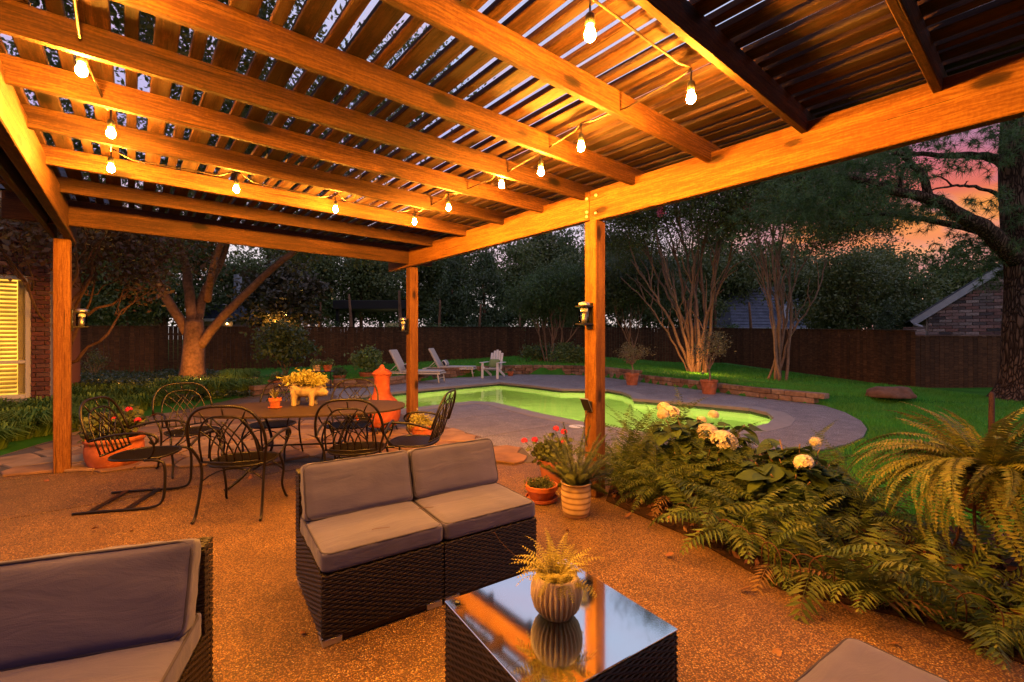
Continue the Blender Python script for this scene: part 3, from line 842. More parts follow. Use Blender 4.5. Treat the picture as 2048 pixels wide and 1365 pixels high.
# -- grey roofed house far behind the myrtles
def simple_house(name, label, x0, x1, y0, y1, zw, zr, wallm, roofm, wins=(), dorm=False):
    o = thing(name, label, 'house', ((x0 + x1) / 2, y0, 0)); og = Vector(((x0 + x1) / 2, y0, 0))
    MB().box((0, (y1 - y0) / 2, zw / 2), (x1 - x0, y1 - y0, zw)).build('wall', wallm, o)
    hw, dp, ov = (x1 - x0) / 2, y1 - y0, .4
    r_ = MB(); nrow = 14
    pts = lambda t: ((-hw - ov + (hw * .45) * t, -ov + (dp / 2) * t, zw + (zr - zw) * t), (hw + ov - (hw * .45) * t, -ov + (dp / 2) * t, zw + (zr - zw) * t))
    for k in range(nrow):
        a, c = pts(k / nrow), pts((k + 1) / nrow)
        r_.add([(a[0][0], a[0][1], a[0][2] + .03), (a[1][0], a[1][1], a[1][2] + .03), (c[1][0], c[1][1], c[1][2]), (c[0][0], c[0][1], c[0][2])], [(0, 1, 2, 3)])
    T = pts(1); B = [(-hw - ov, dp + ov, zw), (hw + ov, dp + ov, zw)]
    r_.add([pts(0)[0], pts(0)[1], T[1], T[0], B[0], B[1]], [(1, 5, 2), (5, 4, 3, 2), (4, 0, 3), (0, 4, 5, 1)])
    r_.build('roof', roofm, o)
    MB().box((0, -ov + .0, zw - .06), (x1 - x0 + .8, .10, .16), .01).build('gutter', M['siding'], o)
    for (wx, wz, ww, wh, m) in wins:
        f = MB(); f.box((wx, -.03, wz), (ww + .14, .08, wh + .14), .01); fo = f.build('window', M['white'], o)
        MB().box((wx, -.075, wz), (ww, .02, wh)).build('pane', m, fo)
    if dorm:
        MB().box((hw * .1, 1.2, zw + .9), (1.3, 1.8, 1.5)).build('dormer', wallm, o)
        MB().box((hw * .1, .28, zw + 1.0), (.55, .06, .8)).build('dormer_window', M['plastic'], o)
    return o
a, c = D(1470, 676, 33), D(1690, 676, 33)
simple_house('grey_house', 'pale house with grey hipped roof and dormer far behind the crape myrtle stems', a.x, c.x, 33, 42, 2.15, 5.6, M['siding'], M['roof'], [(-2.6, 1.4, .9, 1.1, M['plastic']), (1.8, 1.4, .9, 1.1, M['plastic'])], True)
a, c = D(400, 676, 27), D(466, 676, 27)
nb = simple_house('brick_house', 'brick house with small dark hipped roof and tiny porch lamp behind the forked tree', a.x, c.x, 27, 30, 2.55, 3.5, M['brick_far'], M['roof'])
MB().sphere((c.x - nb.location.x - .25, -.16, 2.28), .05, 8, 6).build('porch_light', M['porchlamp'], nb)
MB().box((c.x - nb.location.x - .25, -.08, 2.34), (.09, .16, .05), .008).build('lamp_bracket', M['plastic'], nb)
MB().box((.3, 1.6, 3.2), (.22, .5, 4.4)).build('chimney', M['siding'], nb)
a, c = D(165, 676, 24), D(222, 676, 24)
simple_house('brick_house', 'brick house corner with pale trim behind the fence beside the left post', a.x, c.x, 24, 28, 3.0, 4.6, M['brick_far'], M['roof'], [(-.1, 1.9, .5, 1.2, M['plastic'])])
# -- black garden pavilion with lights behind the back fence
a, c = D(668, 676, 29), D(812, 676, 29)
pv = thing('garden_pavilion', 'flat black garden pavilion roof standing behind the back fence', 'pavilion', ((a.x + c.x) / 2, 29, 0))
w_ = (c.x - a.x)
MB().box((0, 1.5, 3.55), (w_, 3.4, .55), .02).build('roof', M['black'], pv)
for x in (-w_ / 2 + .2, w_ / 2 - .2):
    for y in (.1, 2.9): MB().box((x, y, 1.64), (.2, .2, 3.27), .01).build('post', M['black'], pv)
MB().box((w_ * .22, 3.1, 1.25), (w_ * .40, .1, 2.5), .01).build('back_screen', M['siding'], pv)
def small_lamp(name, label, loc, w, col, size=.06):
    o = thing(name, label, 'lamp', loc)
    MB().lathe([(.05, 0), (.06, .05), (.05, .11), (0, .11)], 10).build('housing', M['plastic'], o)
    MB().sphere((0, 0, .13), size, 8, 6).build('lens', M['porchlamp' if size > .03 else 'dimlens'], o)
    l = bpy.data.lights.new('lamp_light', 'POINT'); l.energy = w; l.color = col; l.shadow_soft_size = .1
    lo = bpy.data.objects.new('lamp_light', l); COL.objects.link(lo); lo.parent = o; lo.location = (0, 0, .32)
small_lamp('garden_uplight', 'garden uplight glowing below the magnolia behind the fence', D(556, 664, 24.8), 420, (1, .5, .12))
ug = D(372, 676, 12.6); small_lamp('garden_uplight', 'small garden uplight hidden in the bed before the forked tree', Vector((ug.x, ug.y, hgt(D(372, 676, 12.6).x, 12.6) + .02)), 150, (1, .40, .07), .02)
b1g = D(1405, 676, 15.0); small_lamp('garden_uplight', 'small garden uplight at the foot of the wide crape myrtle', (b1g.x, b1g.y, hgt(b1g.x, b1g.y)), 110, (1, .40, .07), .02)
small_lamp('garden_uplight', 'garden uplight glowing under the black pavilion', (pv.location.x + .8, 30.6, .9), 40, (1, .7, .35))
# -- brick pier at the fence corner
pier = thing('fence_pier', 'pale brick pier standing where the right fence steps down', 'pier', (C2[0] + .32, C2[1] + .40, 0))
for k in range(24): MB().box((0, 0, .036 + k * .074), (.36 if k % 2 else .364, .36, .068), .004).build('brick_course', M['brick_far'], pier)

# ================================================================== PERGOLA
PO = G(1190, 990)                                    # foot of the post beside the flower pots
pg = thing('pergola', 'cedar pergola with slatted roof over the patio', 'pergola', (PO.x, PO.y, 0), math.atan2(V2.y, V2.x))
def ploc(p):                                          # world -> pergola frame
    d = Vector((p[0] - PO.x, p[1] - PO.y)); return Vector((d.dot(V2), d.dot(U2), p[2] if len(p) > 2 else 0))
LP = ploc(G(125, 943)); XL = LP.x
def lumber(name, mat, L, w_, h_, loc, axis, b=.006, rx=0.0):
    """axis 'x' (rafter), 'y' (beam, slat) or 'z' (post); grain runs along the length"""
    o = MB().box((0, 0, 0), (L, w_, h_), b).build(name, mat, pg, loc)
    o.rotation_euler = {'x': (rx, 0, 0), 'y': (rx, 0, R(90)), 'z': (0, R(-90), 0)}[axis]
    return o
PS = .135
far_y = 3.58
BB, BT = 2.52, 2.805
posts = [(0, 0), (0, far_y), (XL, LP.y), (0, -4.4), (XL, -4.3)]
for (x, y) in posts:
    o = lumber('post', M['beam'], BB, PS, PS, (x, y, BB / 2 - .002), 'z')
# beams: the near and far halves meet over the post; the left one is doubled
lumber('beam', M['beam'], 5.4, .085, BT - BB, (-.0, -2.70 + .03, (BB + BT) / 2), 'y')
lumber('beam', M['beam'], 4.30, .085, BT - BB - .02, (-.004, 2.18 + .003, (BB + BT) / 2 + .008), 'y')
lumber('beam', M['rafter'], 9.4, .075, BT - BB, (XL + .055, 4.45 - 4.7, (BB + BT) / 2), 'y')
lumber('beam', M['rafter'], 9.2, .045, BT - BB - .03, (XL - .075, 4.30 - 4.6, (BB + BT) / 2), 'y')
for (x, z) in ((-.05, BT - .05), (-.05, BB + .05), (.05, BB + .06), (.05, BT - .06)):
    pass
bolt = MB().lathe([(.016, 0), (.016, .006), (.008, .012), (0, .012)], 8).mesh('bolt', M['steel'])
for (y, z) in ((-.05, BT - .06), (-.05, BB + .06), (.06, BT - .07), (.06, BB + .05), (.055, BB + .09)):
    inst('bolt', bolt, pg, (-.047, y, z), (0, R(-90), 0))
# rafters where the photograph shows them meeting the beam
def t_of(px):
    k = (px - CX) / F; ux, uy = U2.x, U2.y
    return (k * PO.y - PO.x) / (ux - k * uy)
RT = [t_of(px) for px in (1868, 1606, 1418, 1268, 1170, 1088, 1010, 935, 868)]
RB, RH = 2.735, .140
rx_ = [t - .02 for t in RT]
extra = [RT[0] - .62 * k for k in (1, 2, 3, 4)]
for i, y in enumerate(rx_ + extra):
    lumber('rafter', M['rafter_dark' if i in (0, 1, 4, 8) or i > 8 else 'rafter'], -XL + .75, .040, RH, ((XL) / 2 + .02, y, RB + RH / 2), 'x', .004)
lumber('rafter', M['rafter_dark'], -XL + .72, .040, .26, (XL / 2, 3.62, RB - .03), 'x', .004)
lumber('rafter', M['rafter_dark'], -XL + .70, .040, .16, (XL / 2, 3.95, RB + .06), 'x', .004)
# slats
x = XL - .36; k = 0; rs2 = random.Random(11)
while x < .42:
    wd = (.100, .060)[k % 2] + rs2.uniform(-.008, .008)
    x += wd / 2
    yc = -.75 + rs2.uniform(-.04, .04)
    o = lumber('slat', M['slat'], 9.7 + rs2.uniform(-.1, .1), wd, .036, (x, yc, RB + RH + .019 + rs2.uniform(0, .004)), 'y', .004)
    o.rotation_euler = (R(rs2.uniform(-1.2, 1.2)), R(rs2.uniform(-.06, .06)), R(90) + R(rs2.uniform(-.12, .12)))
    x += wd / 2 + .048 + rs2.uniform(-.008, .010); k += 1

# ---- string lights hung below the rafters
BU = [(1290, -120, 2.66), (1180, 70, 2.63), (1382, 197, 2.65), (1162, 295, 2.65), (1082, 345, 2.64), (1003, 371, 2.695), (897, 417, 2.67), (829, 445, 2.685), (671, 420, 2.685), (473, 380, 2.685), (222, 338, 2.685), (222, 268, 2.68), (163, 142, 2.69)]
bp = [G(px, py, z) for px, py, z in BU[1:]]
pw = lambda x, y, z: Vector((PO.x + V2.x * x + U2.x * y, PO.y + V2.y * x + U2.y * y, z))
hidden = [Vector((-1.42, 1.44, 2.62)), Vector((-2.0, .75, 2.60))]
chain = bp + hidden
sl_ = thing('string_lights', 'brown string of glowing orange bulbs hung under the pergola rafters', 'string lights', (0, 0, 0))
A_B = 4 * PI * .0215 * .0215 * 1.15
M['bulb'].node_tree.nodes['Emission'].inputs[1].default_value = BULB / (PI * A_B)
bulb_me = MB().lathe([(0, -.026), (.010, -.024), (.019, -.016), (.0225, -.002), (.0205, .012), (.014, .026), (.012, .038)], 10).mesh('bulb', M['bulb'], True)
sock_me = MB().lathe([(.013, .036), (.019, .040), (.019, .075), (.010, .085), (.004, .088), (.004, .15)], 10).mesh('socket', M['plastic'], True)
cordp = [Vector((.02, .55, 2.72)), Vector((.10, .9, 2.71)), Vector((.20, 1.3, 2.72))]
for i, p in enumerate(chain):
    bo = inst('bulb', bulb_me, sl_, p); inst('socket', sock_me, bo)
    top = p + Vector((0, 0, .15))
    if True:
        q = cordp[-1]
        sag = .10 + .05 * ((i * 7) % 3)
        for t_ in (.15, .3, .5, .7, .85): 
            m_ = q.lerp(top, t_); m_.z -= sag * 4 * t_ * (1 - t_) * .5; m_.z = min(m_.z + .06, 2.78); cordp.append(m_)
    cordp.append(top)
MB().tube(crom(cordp, 3), .0055, 6).build('cord', M['cord'], sl_, smooth=True)
# ================================================================== VEGETATION
def leaf_quads(C, size, rng, aspect=.5, updir=.3, jitter=.35, normals=None):
    """one bent diamond (2 triangles as a quad) per centre"""
    N = len(C)
    d = rng.normal(size=(N, 3)); d[:, 2] -= updir; d /= np.linalg.norm(d, axis=1, keepdims=True)
    q = rng.normal(size=(N, 3)); s = np.cross(d, q); s /= np.linalg.norm(s, axis=1, keepdims=True) + 1e-9
    L = size * (1 + rng.uniform(-jitter, jitter, N))[:, None]; w = L * aspect * .5
    nn = np.cross(d, s)
    v = np.stack([C - d * L * .5, C + s * w + nn * L * .06, C + d * L * .5, C - s * w + nn * L * .06], 1).reshape(-1, 3)
    f = np.arange(N * 4).reshape(N, 4)
    return v, f
def crown_pts(n, blobs, rng, clump=.35, ncl=60, shell=.55):
    """leaf centres gathered in clumps inside ellipsoids: (centre, radii)"""
    vol = np.array([r[0] * r[1] * r[2] for c, r in blobs]); pr = vol / vol.sum()
    out = []
    for (c, r), p in zip(blobs, pr):
        k = max(4, int(ncl * p)); m = max(8, int(n * p))
        u = rng.normal(size=(k, 3)); u /= np.linalg.norm(u, axis=1, keepdims=True)
        u *= (shell + (1 - shell) * rng.random((k, 1)) ** .7)
        cc = u * np.array(r) + np.array(c)
        sg = clump * (.6 + .8 * rng.random(k))
        j = rng.integers(0, k, m)
        pts = cc[j] + rng.normal(size=(m, 3)) * sg[j][:, None] * np.array([1, 1, .75])
        out.append(pts)
    return np.concatenate(out)
def crown_mesh(name, n, blobs, size, mat, seed, clump=.35, ncl=60, aspect=.5, shell=.55, updir=.3):
    rng = np.random.default_rng(seed)
    v, f = leaf_quads(crown_pts(n, blobs, rng, clump, ncl, shell), size, rng, aspect, updir)
    return np_mesh(name, v, f, mat)
def limb(mb, pts, r0, r1, n=8, wob=.0, rng=random, seg=5):
    P = crom(pts, seg); k = len(P)
    if wob: P = [P[0]] + [p + Vector((rng.uniform(-wob, wob), rng.uniform(-wob, wob), rng.uniform(-wob, wob))) for p in P[1:]]
    mb.tube(P, [r0 + (r1 - r0) * i / (k - 1) for i in range(k)], n)
    return P

# ---- the forked tree in the bed on the left
tb = D(385, 757, 13.9); tb.z = hgt(tb.x, tb.y) - .05
ft = thing('shade_tree', 'forked broadleaf tree with thick pale limbs in the planting bed left of the pool', 'tree', tb)
loc = lambda px, py, dY=0: D(px, py, tb.y + dY) - tb
mb = MB(); limb(mb, [(0, 0, -.1), (0, 0, .25), loc(388, 690), loc(388, 640)], .38, .24, 12); mb.v = [(x * (1 + .5 * max(0, .5 - z)), y, z) for x, y, z in mb.v]
mb.build('trunk', M['bark_oak'], ft, smooth=True)
for pts, r0, r1 in (([loc(375, 665), loc(338, 605, -.3), loc(312, 555, -.6), loc(296, 500, -.9), loc(270, 430, -1.4)], .15, .06),
                    ([loc(385, 650), loc(378, 580), loc(366, 510, .3), loc(345, 430, .5), loc(340, 330, .7)], .16, .07),
                    ([loc(392, 655), loc(408, 590, .3), loc(440, 525, .6), loc(462, 460, .8), loc(490, 370, 1.0)], .15, .07),
                    ([loc(402, 690), loc(440, 640, -.2), loc(500, 580, -.4), loc(566, 520, -.7), loc(650, 465, -1.0), loc(730, 420, -1.4)], .145, .05),
                    ([loc(415, 600, .3), loc(425, 540, -.5), loc(452, 450, -1.2), loc(470, 330, -2.2)], .12, .05),
                    ([loc(300, 510, -.9), loc(240, 470, -1.6), loc(180, 430, -2.4)], .08, .03)):
    mb = MB(); limb(mb, pts, r0, r1, 8, .012); mb.build('limb', M['bark_oak'], ft, smooth=True)
blobs = [((-1.5, -.5, 5.4), (3.2, 2.6, 1.7)), ((2.4, -.6, 6.0), (3.0, 2.8, 1.9)), ((.6, 1.0, 8.0), (3.4, 2.8, 1.9)), ((5.0, -1.5, 7.0), (2.4, 2.4, 1.5)), ((2.6, -3.2, 8.6), (3.4, 2.6, 1.6)), ((-3.2, -2.4, 7.4), (3.0, 2.6, 2.0)), ((6.2, 1.0, 9.3), (2.4, 2.4, 1.4))]
inst('crown', crown_mesh('crown', 78000, blobs + [((-2.6, .6, 4.4), (2.2, 1.6, 1.0)), ((3.6, .8, 5.0), (2.6, 1.6, 1.2)), ((.4, 1.8, 5.2), (2.4, 1.4, 1.2))], .13, M['leaf_oak'], 1, .40, 420, .5, .3), ft)

# ---- tall trees that hang over the pergola on its left side (seen between the slats)
def tall_tree(name, label, base, h, blobs, n, mat, bark, seed, size, r=.22, clump=.42, ncl=80, lean=(0, 0), group=None):
    o = thing(name, label, 'tree', base, 0, group)
    rr = random.Random(seed)
    top = Vector((lean[0], lean[1], h * .8))
    mb = MB(); limb(mb, [(0, 0, -.2), top * .35 + Vector((rr.uniform(-.15, .15), rr.uniform(-.15, .15), 0)), top * .7 + Vector((rr.uniform(-.2, .2), 0, 0)), top], r, r * .35, 10, .01, rr)
    mb.build('trunk', bark, o, smooth=True)
    for c, q in blobs:
        c = Vector(c); st = top * min(.8, max(.3, (c.z - 1.6) / top.z)); mb = MB()
        limb(mb, [st, st.lerp(c, .5) + Vector((0, 0, -.2)), c], r * .38, r * .10, 6, .04, rr)
        for k in range(3):
            e = c + Vector((rr.uniform(-.8, .8) * q[0], rr.uniform(-.8, .8) * q[1], rr.uniform(-.3, .8) * q[2])); limb(mb, [st.lerp(c, .6), st.lerp(e, .8) + Vector((0, 0, .1)), e], r * .14, r * .05, 5, .04, rr)
        mb.build('limb', bark, o, smooth=True)
    inst('crown', crown_mesh('crown', n, blobs, size, mat, seed, clump, ncl, .5, .3), o)
    return o
b0 = D(120, 676, 13.0)
tall_tree('oak_tree', 'tall oak leaning over the left of the pergola, seen between its slats', (-9.6, 6.6, .0), 10, [((3.0, -1.0, 8.2), (2.6, 2.6, 1.5)), ((4.8, 1.6, 9.3), (2.6, 2.4, 1.4)), ((1.0, 1.8, 8.9), (2.4, 2.4, 1.5)), ((5.6, -1.6, 8.6), (2.3, 2.2, 1.2)), ((1.5, -3.0, 7.6), (2.2, 2.0, 1.3))], 15000, M['leaf_oak'], M['bark_oak'], 21, .18, .26, .40, 110, (2.2, .2))
# ---- small maple at the house corner
mp_ = tall_tree('maple_tree', 'low maple with reddish lamp-lit leaves in front of the brick house', D(150, 752, 9.2) * Vector((1, 1, 0)).length if False else (-8.7, 9.0, 0), 4.0,
    [((-.2, -1.1, 3.1), (1.1, 1.0, .45)), ((.9, -.4, 2.9), (1.0, .9, .45)), ((-.9, -.9, 3.55), (1.0, .9, .40)), ((1.9, .2, 3.3), (.9, .9, .5)), ((.3, .5, 3.7), (1.2, 1.0, .5)), ((1.6, -.2, 2.5), (.7, .7, .25)), ((1.55, -2.7, 2.85), (.95, .6, .32)), ((.9, -2.3, 3.2), (.9, .6, .3)), ((2.4, -2.4, 3.1), (.8, .6, .3)), ((1.9, -1.4, 3.4), (.9, .7, .3))], 9500, M['leaf_maple'], M['bark_oak'], 31, .10, .09, .22, 90, (.1, -.2))
# ---- multi-stemmed crape myrtles
def crape(name, label, base, stems, blobs, n, seed, r0=.075, flowers=0, size=.15, clump=.34, ncl=90, mat='leaf_crape', bark='bark_crape', asp=.42, shell=.35):
    o = thing(name, label, 'tree', base)
    rr = random.Random(seed)
    for tip, rad in stems:
        tip = Vector(tip); s0 = Vector((rr.uniform(-.25, .25) + tip.x * .06, rr.uniform(-.2, .2), -.1))
        m1 = s0.lerp(tip, .33) + Vector((-tip.x * .10 + rr.uniform(-.14, .14), rr.uniform(-.16, .16), .15)); m2 = s0.lerp(tip, .66) + Vector((-tip.x * .05 + rr.uniform(-.2, .2), rr.uniform(-.2, .2), .1))
        mb = MB(); P = limb(mb, [s0, m1, m2, tip], rad * .85, rad * .28, 7, .034, rr, 5)
        for k in range(6):
            a = P[int(len(P) * rr.uniform(.30, .85))]
            e = a + Vector((tip.x * .10 + rr.uniform(-.5, .5), rr.uniform(-.5, .5), rr.uniform(.7, 1.5)))
            limb(mb, [a, a.lerp(e, .5) + Vector((rr.uniform(-.1, .1), 0, .08)), e], rad * .42, rad * .14, 5, .02, rr, 4)
        mb.build('stem', M[bark], o, smooth=True)
    if n: inst('crown', crown_mesh('crown', n, blobs, size, M[mat], seed, clump, ncl, asp, shell), o)
    if flowers:
        rng = np.random.default_rng(seed + 1); pts = []
        for k in range(flowers):
            c, r = blobs[rng.integers(len(blobs))]; u = rng.normal(size=3); u /= np.linalg.norm(u); u[1] = -abs(u[1]); u[2] = abs(u[2]) * .5
            pts.append(np.array(c) + u * np.array(r) * .9 + rng.normal(size=(70, 3)) * .07)
        v, f = leaf_quads(np.concatenate(pts), .06, rng, .8); inst('flowers', np_mesh('flowers', v, f, M['pinkf']), o)
    return o
b1 = D(1395, 742, 16.2); b1.z = hgt(b1.x, b1.y)
L1 = lambda px, py, dy=0: tuple(D(px, py, b1.y + dy) - b1)
crape('crape_myrtle', 'wide crape myrtle whose lamp-lit stems fan out to the left above the lawn', b1,
      [(L1(1262, 520, -.4), .075), (L1(1285, 470, .2), .08), (L1(1305, 440, -.6), .08), (L1(1330, 430, .4), .085), (L1(1350, 400, 0), .08), (L1(1380, 410, -.5), .08), (L1(1400, 430, .5), .07), (L1(1425, 410, .2), .08), (L1(1450, 420, -.3), .08), (L1(1470, 450, .3), .075), (L1(1440, 500, -.8), .06), (L1(1320, 500, -.9), .06), (L1(1240, 555, .1), .05)],
      [(L1(1290, 395), (2.2, 1.9, 1.1)), (L1(1390, 350, .2), (2.4, 2.0, 1.3)), (L1(1460, 400, -.2), (1.9, 1.7, 1.1)), (L1(1250, 460), (1.5, 1.4, .8)), (L1(1340, 300, .5), (2.3, 2.0, 1.2)), (L1(1480, 310, .5), (2.0, 2.0, 1.3)), (L1(1230, 400, .8), (2.0, 1.6, 1.2)), (L1(1420, 450, .9), (2.2, 1.2, .8)), (L1(1300, 500, 1.2), (1.6, .8, .9)), (L1(1340, 440, -1.3), (2.0, .7, .6)), (L1(1250, 420, -1.0), (1.4, .7, .6)), (L1(1450, 430, -1.2), (1.6, .7, .6))], 95000, 41, flowers=9, size=.092, clump=.34, ncl=330)
b2_ = D(1550, 755, 14.6); b2_.z = hgt(b2_.x, b2_.y)
L2 = lambda px, py, dy=0: tuple(D(px, py, b2_.y + dy) - b2_)
crape('crape_myrtle', 'upright crape myrtle with slim bare stems between the two garden pots and the boulder', b2_,
      [(L2(1510, 440), .06), (L2(1530, 420, .3), .065), (L2(1550, 400, -.3), .065), (L2(1575, 430, .3), .06), (L2(1600, 440), .06), (L2(1640, 470, -.2), .05), (L2(1655, 520, .3), .045), (L2(1500, 500, .2), .045)],
      [(L2(1530, 390), (1.6, 1.5, 1.0)), (L2(1620, 380, .3), (1.7, 1.5, 1.1)), (L2(1690, 420, .2), (1.4, 1.3, .9)), (L2(1580, 320, .2), (1.8, 1.5, 1.0)), (L2(1480, 430, .8), (1.2, 1.0, .8)), (L2(1650, 470, .8), (1.3, 1.0, .6)), (L2(1740, 360, .6), (1.4, 1.3, 1.0)), (L2(1560, 420, -.9), (1.5, .6, .5)), (L2(1660, 440, -.8), (1.4, .6, .5)), (L2(1760, 430, .5), (1.3, .9, .7))], 75000, 42, flowers=4, size=.085, clump=.28, ncl=280)
b3 = D(1105, 722, 20.5); b3.z = hgt(b3.x, b3.y)
L3 = lambda px, py, dy=0: tuple(D(px, py, b3.y + dy) - b3)
crape('crape_myrtle', 'vase shaped grey-green crape myrtle behind the rounded shrubs, left of the middle post', b3,
      [(L3(1060, 620), .05), (L3(1080, 600, .3), .055), (L3(1100, 590, -.3), .055), (L3(1120, 600, .3), .055), (L3(1150, 610), .05), (L3(1170, 640, .2), .045), (L3(1135, 580), .05)],
      [(L3(1075, 590), (1.3, 1.3, .8)), (L3(1120, 570, .3), (1.5, 1.3, 1.1)), (L3(1165, 585), (1.3, 1.2, .9)), (L3(1050, 615), (.8, .8, .5)), (L3(1110, 620), (1.4, 1.0, .6))], 34000, 43, size=.11, clump=.24, ncl=220, mat='leaf_shrub', asp=.3)
b4 = D(1262, 715, 19.5); b4.z = hgt(b4.x, b4.y)
L4 = lambda px, py, dy=0: tuple(D(px, py, b4.y + dy) - b4)
crape('crape_myrtle', 'small dark crape myrtle in shade right of the middle post', b4, [(L4(1225, 600), .04), (L4(1245, 590, .3), .045), (L4(1270, 585, -.3), .045), (L4(1300, 600), .04)],
      [(L4(1240, 575), (1.3, 1.2, 1.0)), (L4(1290, 560, .4), (1.4, 1.3, 1.1))], 26000, 44, size=.12, clump=.34, ncl=160, mat='leaf_dark')

# ---- pine on the right
pb = D(2052, 792, 10.6); pb.z = -.05
PL = lambda px, py, dy=0: Vector(D(px, py, pb.y + dy) - pb)
pine = thing('pine_tree', 'old pine with thick furrowed trunk and crooked bare limbs at the right edge', 'tree', pb)
mb = MB(); P = [(0, 0, -.1), (0, 0, .12), (0, 0, .5), (-.02, 0, 1.5), (.02, .02, 3.0), (-.1, .05, 4.4), (-.12, .1, 6.0), (0, .1, 8.5), (.05, .1, 11)]
P = crom(P, 4); rad = [.66, .58, .53, .50, .48] ; k = len(P)
mb.tube(P, [.42 + .30 * math.exp(-max(0, p.z) * 3.2) - .022 * max(0, p.z) for p in P], 18); mb.build('trunk', M['bark_pine'], pine, smooth=True)
for pts, r0, r1 in (([PL(2030, 520), PL(1985, 470, -.2), PL(1930, 435, -.4), PL(1865, 400, -.5), PL(1800, 385, -.6), PL(1735, 365, -.7), PL(1680, 350, -.8)], .20, .04),
                    ([PL(2040, 480), PL(1960, 462, .2), PL(1880, 445, .4), PL(1790, 430, .5), PL(1700, 432, .6)], .12, .03),
                    ([PL(1858, 397, -.5), PL(1848, 360, -.6), PL(1815, 318, -.7), PL(1790, 305, -.8)], .09, .04),
                    ([PL(2030, 350), PL(1990, 318, .2), PL(1940, 312, .2), PL(1860, 310, 0), PL(1790, 306, -.2)], .13, .03),
                    ([PL(2010, 395, -.2), PL(1950, 374, -.3), PL(1905, 372, -.3), PL(1860, 380, -.4)], .045, .015),
                    ([PL(1798, 385, -.6), PL(1804, 350, -.6), PL(1812, 330, -.6)], .045, .03),
                    ([PL(2040, 240), PL(1950, 180, -.5), PL(1800, 120, -1.0), PL(1650, 130, -1.2)], .12, .03),
                    ([PL(1905, 372, -.3), PL(1880, 355, -.4), PL(1862, 352, -.4)], .02, .008), ([PL(1930, 373, -.3), PL(1935, 362, -.3)], .02, .01)):
    mb = MB(); limb(mb, pts, r0, r1, 8, .018); mb.build('limb', M['bark_pine'], pine, smooth=True)
def needles(centres, n_each, L, rng, w=.006):
    C = np.repeat(np.array(centres), n_each, 0); N = len(C)
    d = rng.normal(size=(N, 3)); d /= np.linalg.norm(d, axis=1, keepdims=True)
    s = np.cross(d, rng.normal(size=(N, 3))); s /= np.linalg.norm(s, axis=1, keepdims=True) + 1e-9
    l = L * rng.uniform(.7, 1.15, N)[:, None]
    tip = C + d * l; tip[:, 2] -= l[:, 0] * .15
    v = np.stack([C + s * w, C - s * w, tip], 1).reshape(-1, 3)
    return v, np.arange(N * 3).reshape(N, 3)
rng = np.random.default_rng(5)
cent = []
for (px, py, dy, rx, rz, n_) in ((1700, 380, -.6, 1.1, .55, 130), (1620, 410, -.4, 1.0, .6, 120), (1560, 440, -.3, .9, .5, 90), (1680, 330, -.8, 1.0, .35, 70), (1790, 305, -.4, .5, .2, 30), (1760, 430, .5, .9, .3, 60),
                             (1880, 440, .4, .5, .18, 22), (1990, 400, -.3, .35, .2, 14), (2030, 300, -.4, .6, .5, 50), (2040, 450, -.3, .5, .6, 40), (1940, 520, .6, 1.3, .35, 90), (1700, 120, -1.2, 1.6, .7, 150), (1850, 100, -.8, 1.5, .7, 120), (2050, 130, 0, 1.6, .9, 120), (1960, 480, .3, .5, .25, 45), (2030, 560, .4, .5, .3, 40), (1880, 330, -.6, .5, .25, 40), (1990, 270, -.3, .6, .2, 40), (1760, 340, -.7, .7, .3, 60), (1850, 420, -.4, .6, .2, 40), (1830, 285, -.4, .7, .2, 50)):
    c = PL(px, py, dy); cent.append(rng.normal(size=(n_, 3)) * np.array([rx, .6, rz]) * .6 + np.array(c))
v, f = needles(np.concatenate(cent), 34, .19, rng)
inst('crown', np_mesh('crown', v, f, M['needle']), pine)

# ---- trees beyond the fences: shared crowns, one thing each
protos = {}
def proto(kind, seed):
    if (kind, seed) in protos: return protos[(kind, seed)]
    r_ = random.Random(seed * 7 + 1)
    if kind == 'cone':
        bl = [((r_.uniform(-.15, .15), r_.uniform(-.15, .15), 1.0 + k * .62), (1.9 * (1 - k / 11.5), 1.9 * (1 - k / 11.5), .5)) for k in range(10)]
        me = crown_mesh('crown', 12000, bl, .24, M['leaf_dark'], seed, .22, 150, .32, .45, .6)
    elif kind == 'round':
        bl = [((r_.uniform(-1.5, 1.5), r_.uniform(-1.2, 1.2), r_.uniform(2.6, 6.2)), (r_.uniform(1.1, 1.7), r_.uniform(1.1, 1.6), r_.uniform(.8, 1.2))) for k in range(9)]
        me = crown_mesh('crown', 15000, bl, .19, M['leaf_oak'], seed, .38, 230, .5, .35)
    elif kind == 'mag':
        bl = [((r_.uniform(-1.0, 1.0), r_.uniform(-.8, .8), r_.uniform(1.2, 5.6)), (r_.uniform(.9, 1.4), r_.uniform(.9, 1.3), r_.uniform(.7, 1.0))) for k in range(10)]
        me = crown_mesh('crown', 7500, bl, .26, M['leaf_mag'], seed, .34, 140, .5, .5)
    else:
        bl = [((r_.uniform(-1.6, 1.6), r_.uniform(-.7, .7), r_.uniform(.5, 1.9)), (r_.uniform(.8, 1.1), .8, r_.uniform(.5, .75))) for k in range(6)]
        me = crown_mesh('crown', 5000, bl, .17, M['leaf_shrub'], seed, .26, 90, .35, .4)
    mb = MB(); limb(mb, [(0, 0, -.3), (.05, .02, 1.8), (-.05, 0, 4.2)], .17, .06, 8, .02, r_)
    for k in range(5):
        c = Vector(bl[k % len(bl)][0]); limb(mb, [(0, 0, min(3.0, max(.6, c.z - 1.5))), (c.x * .5, c.y * .5, c.z - .4), tuple(c)], .06, .02, 5, .03, r_)
    tr = mb.mesh('trunk', M['bark_oak'], True)
    protos[(kind, seed)] = (tr, me); return protos[(kind, seed)]
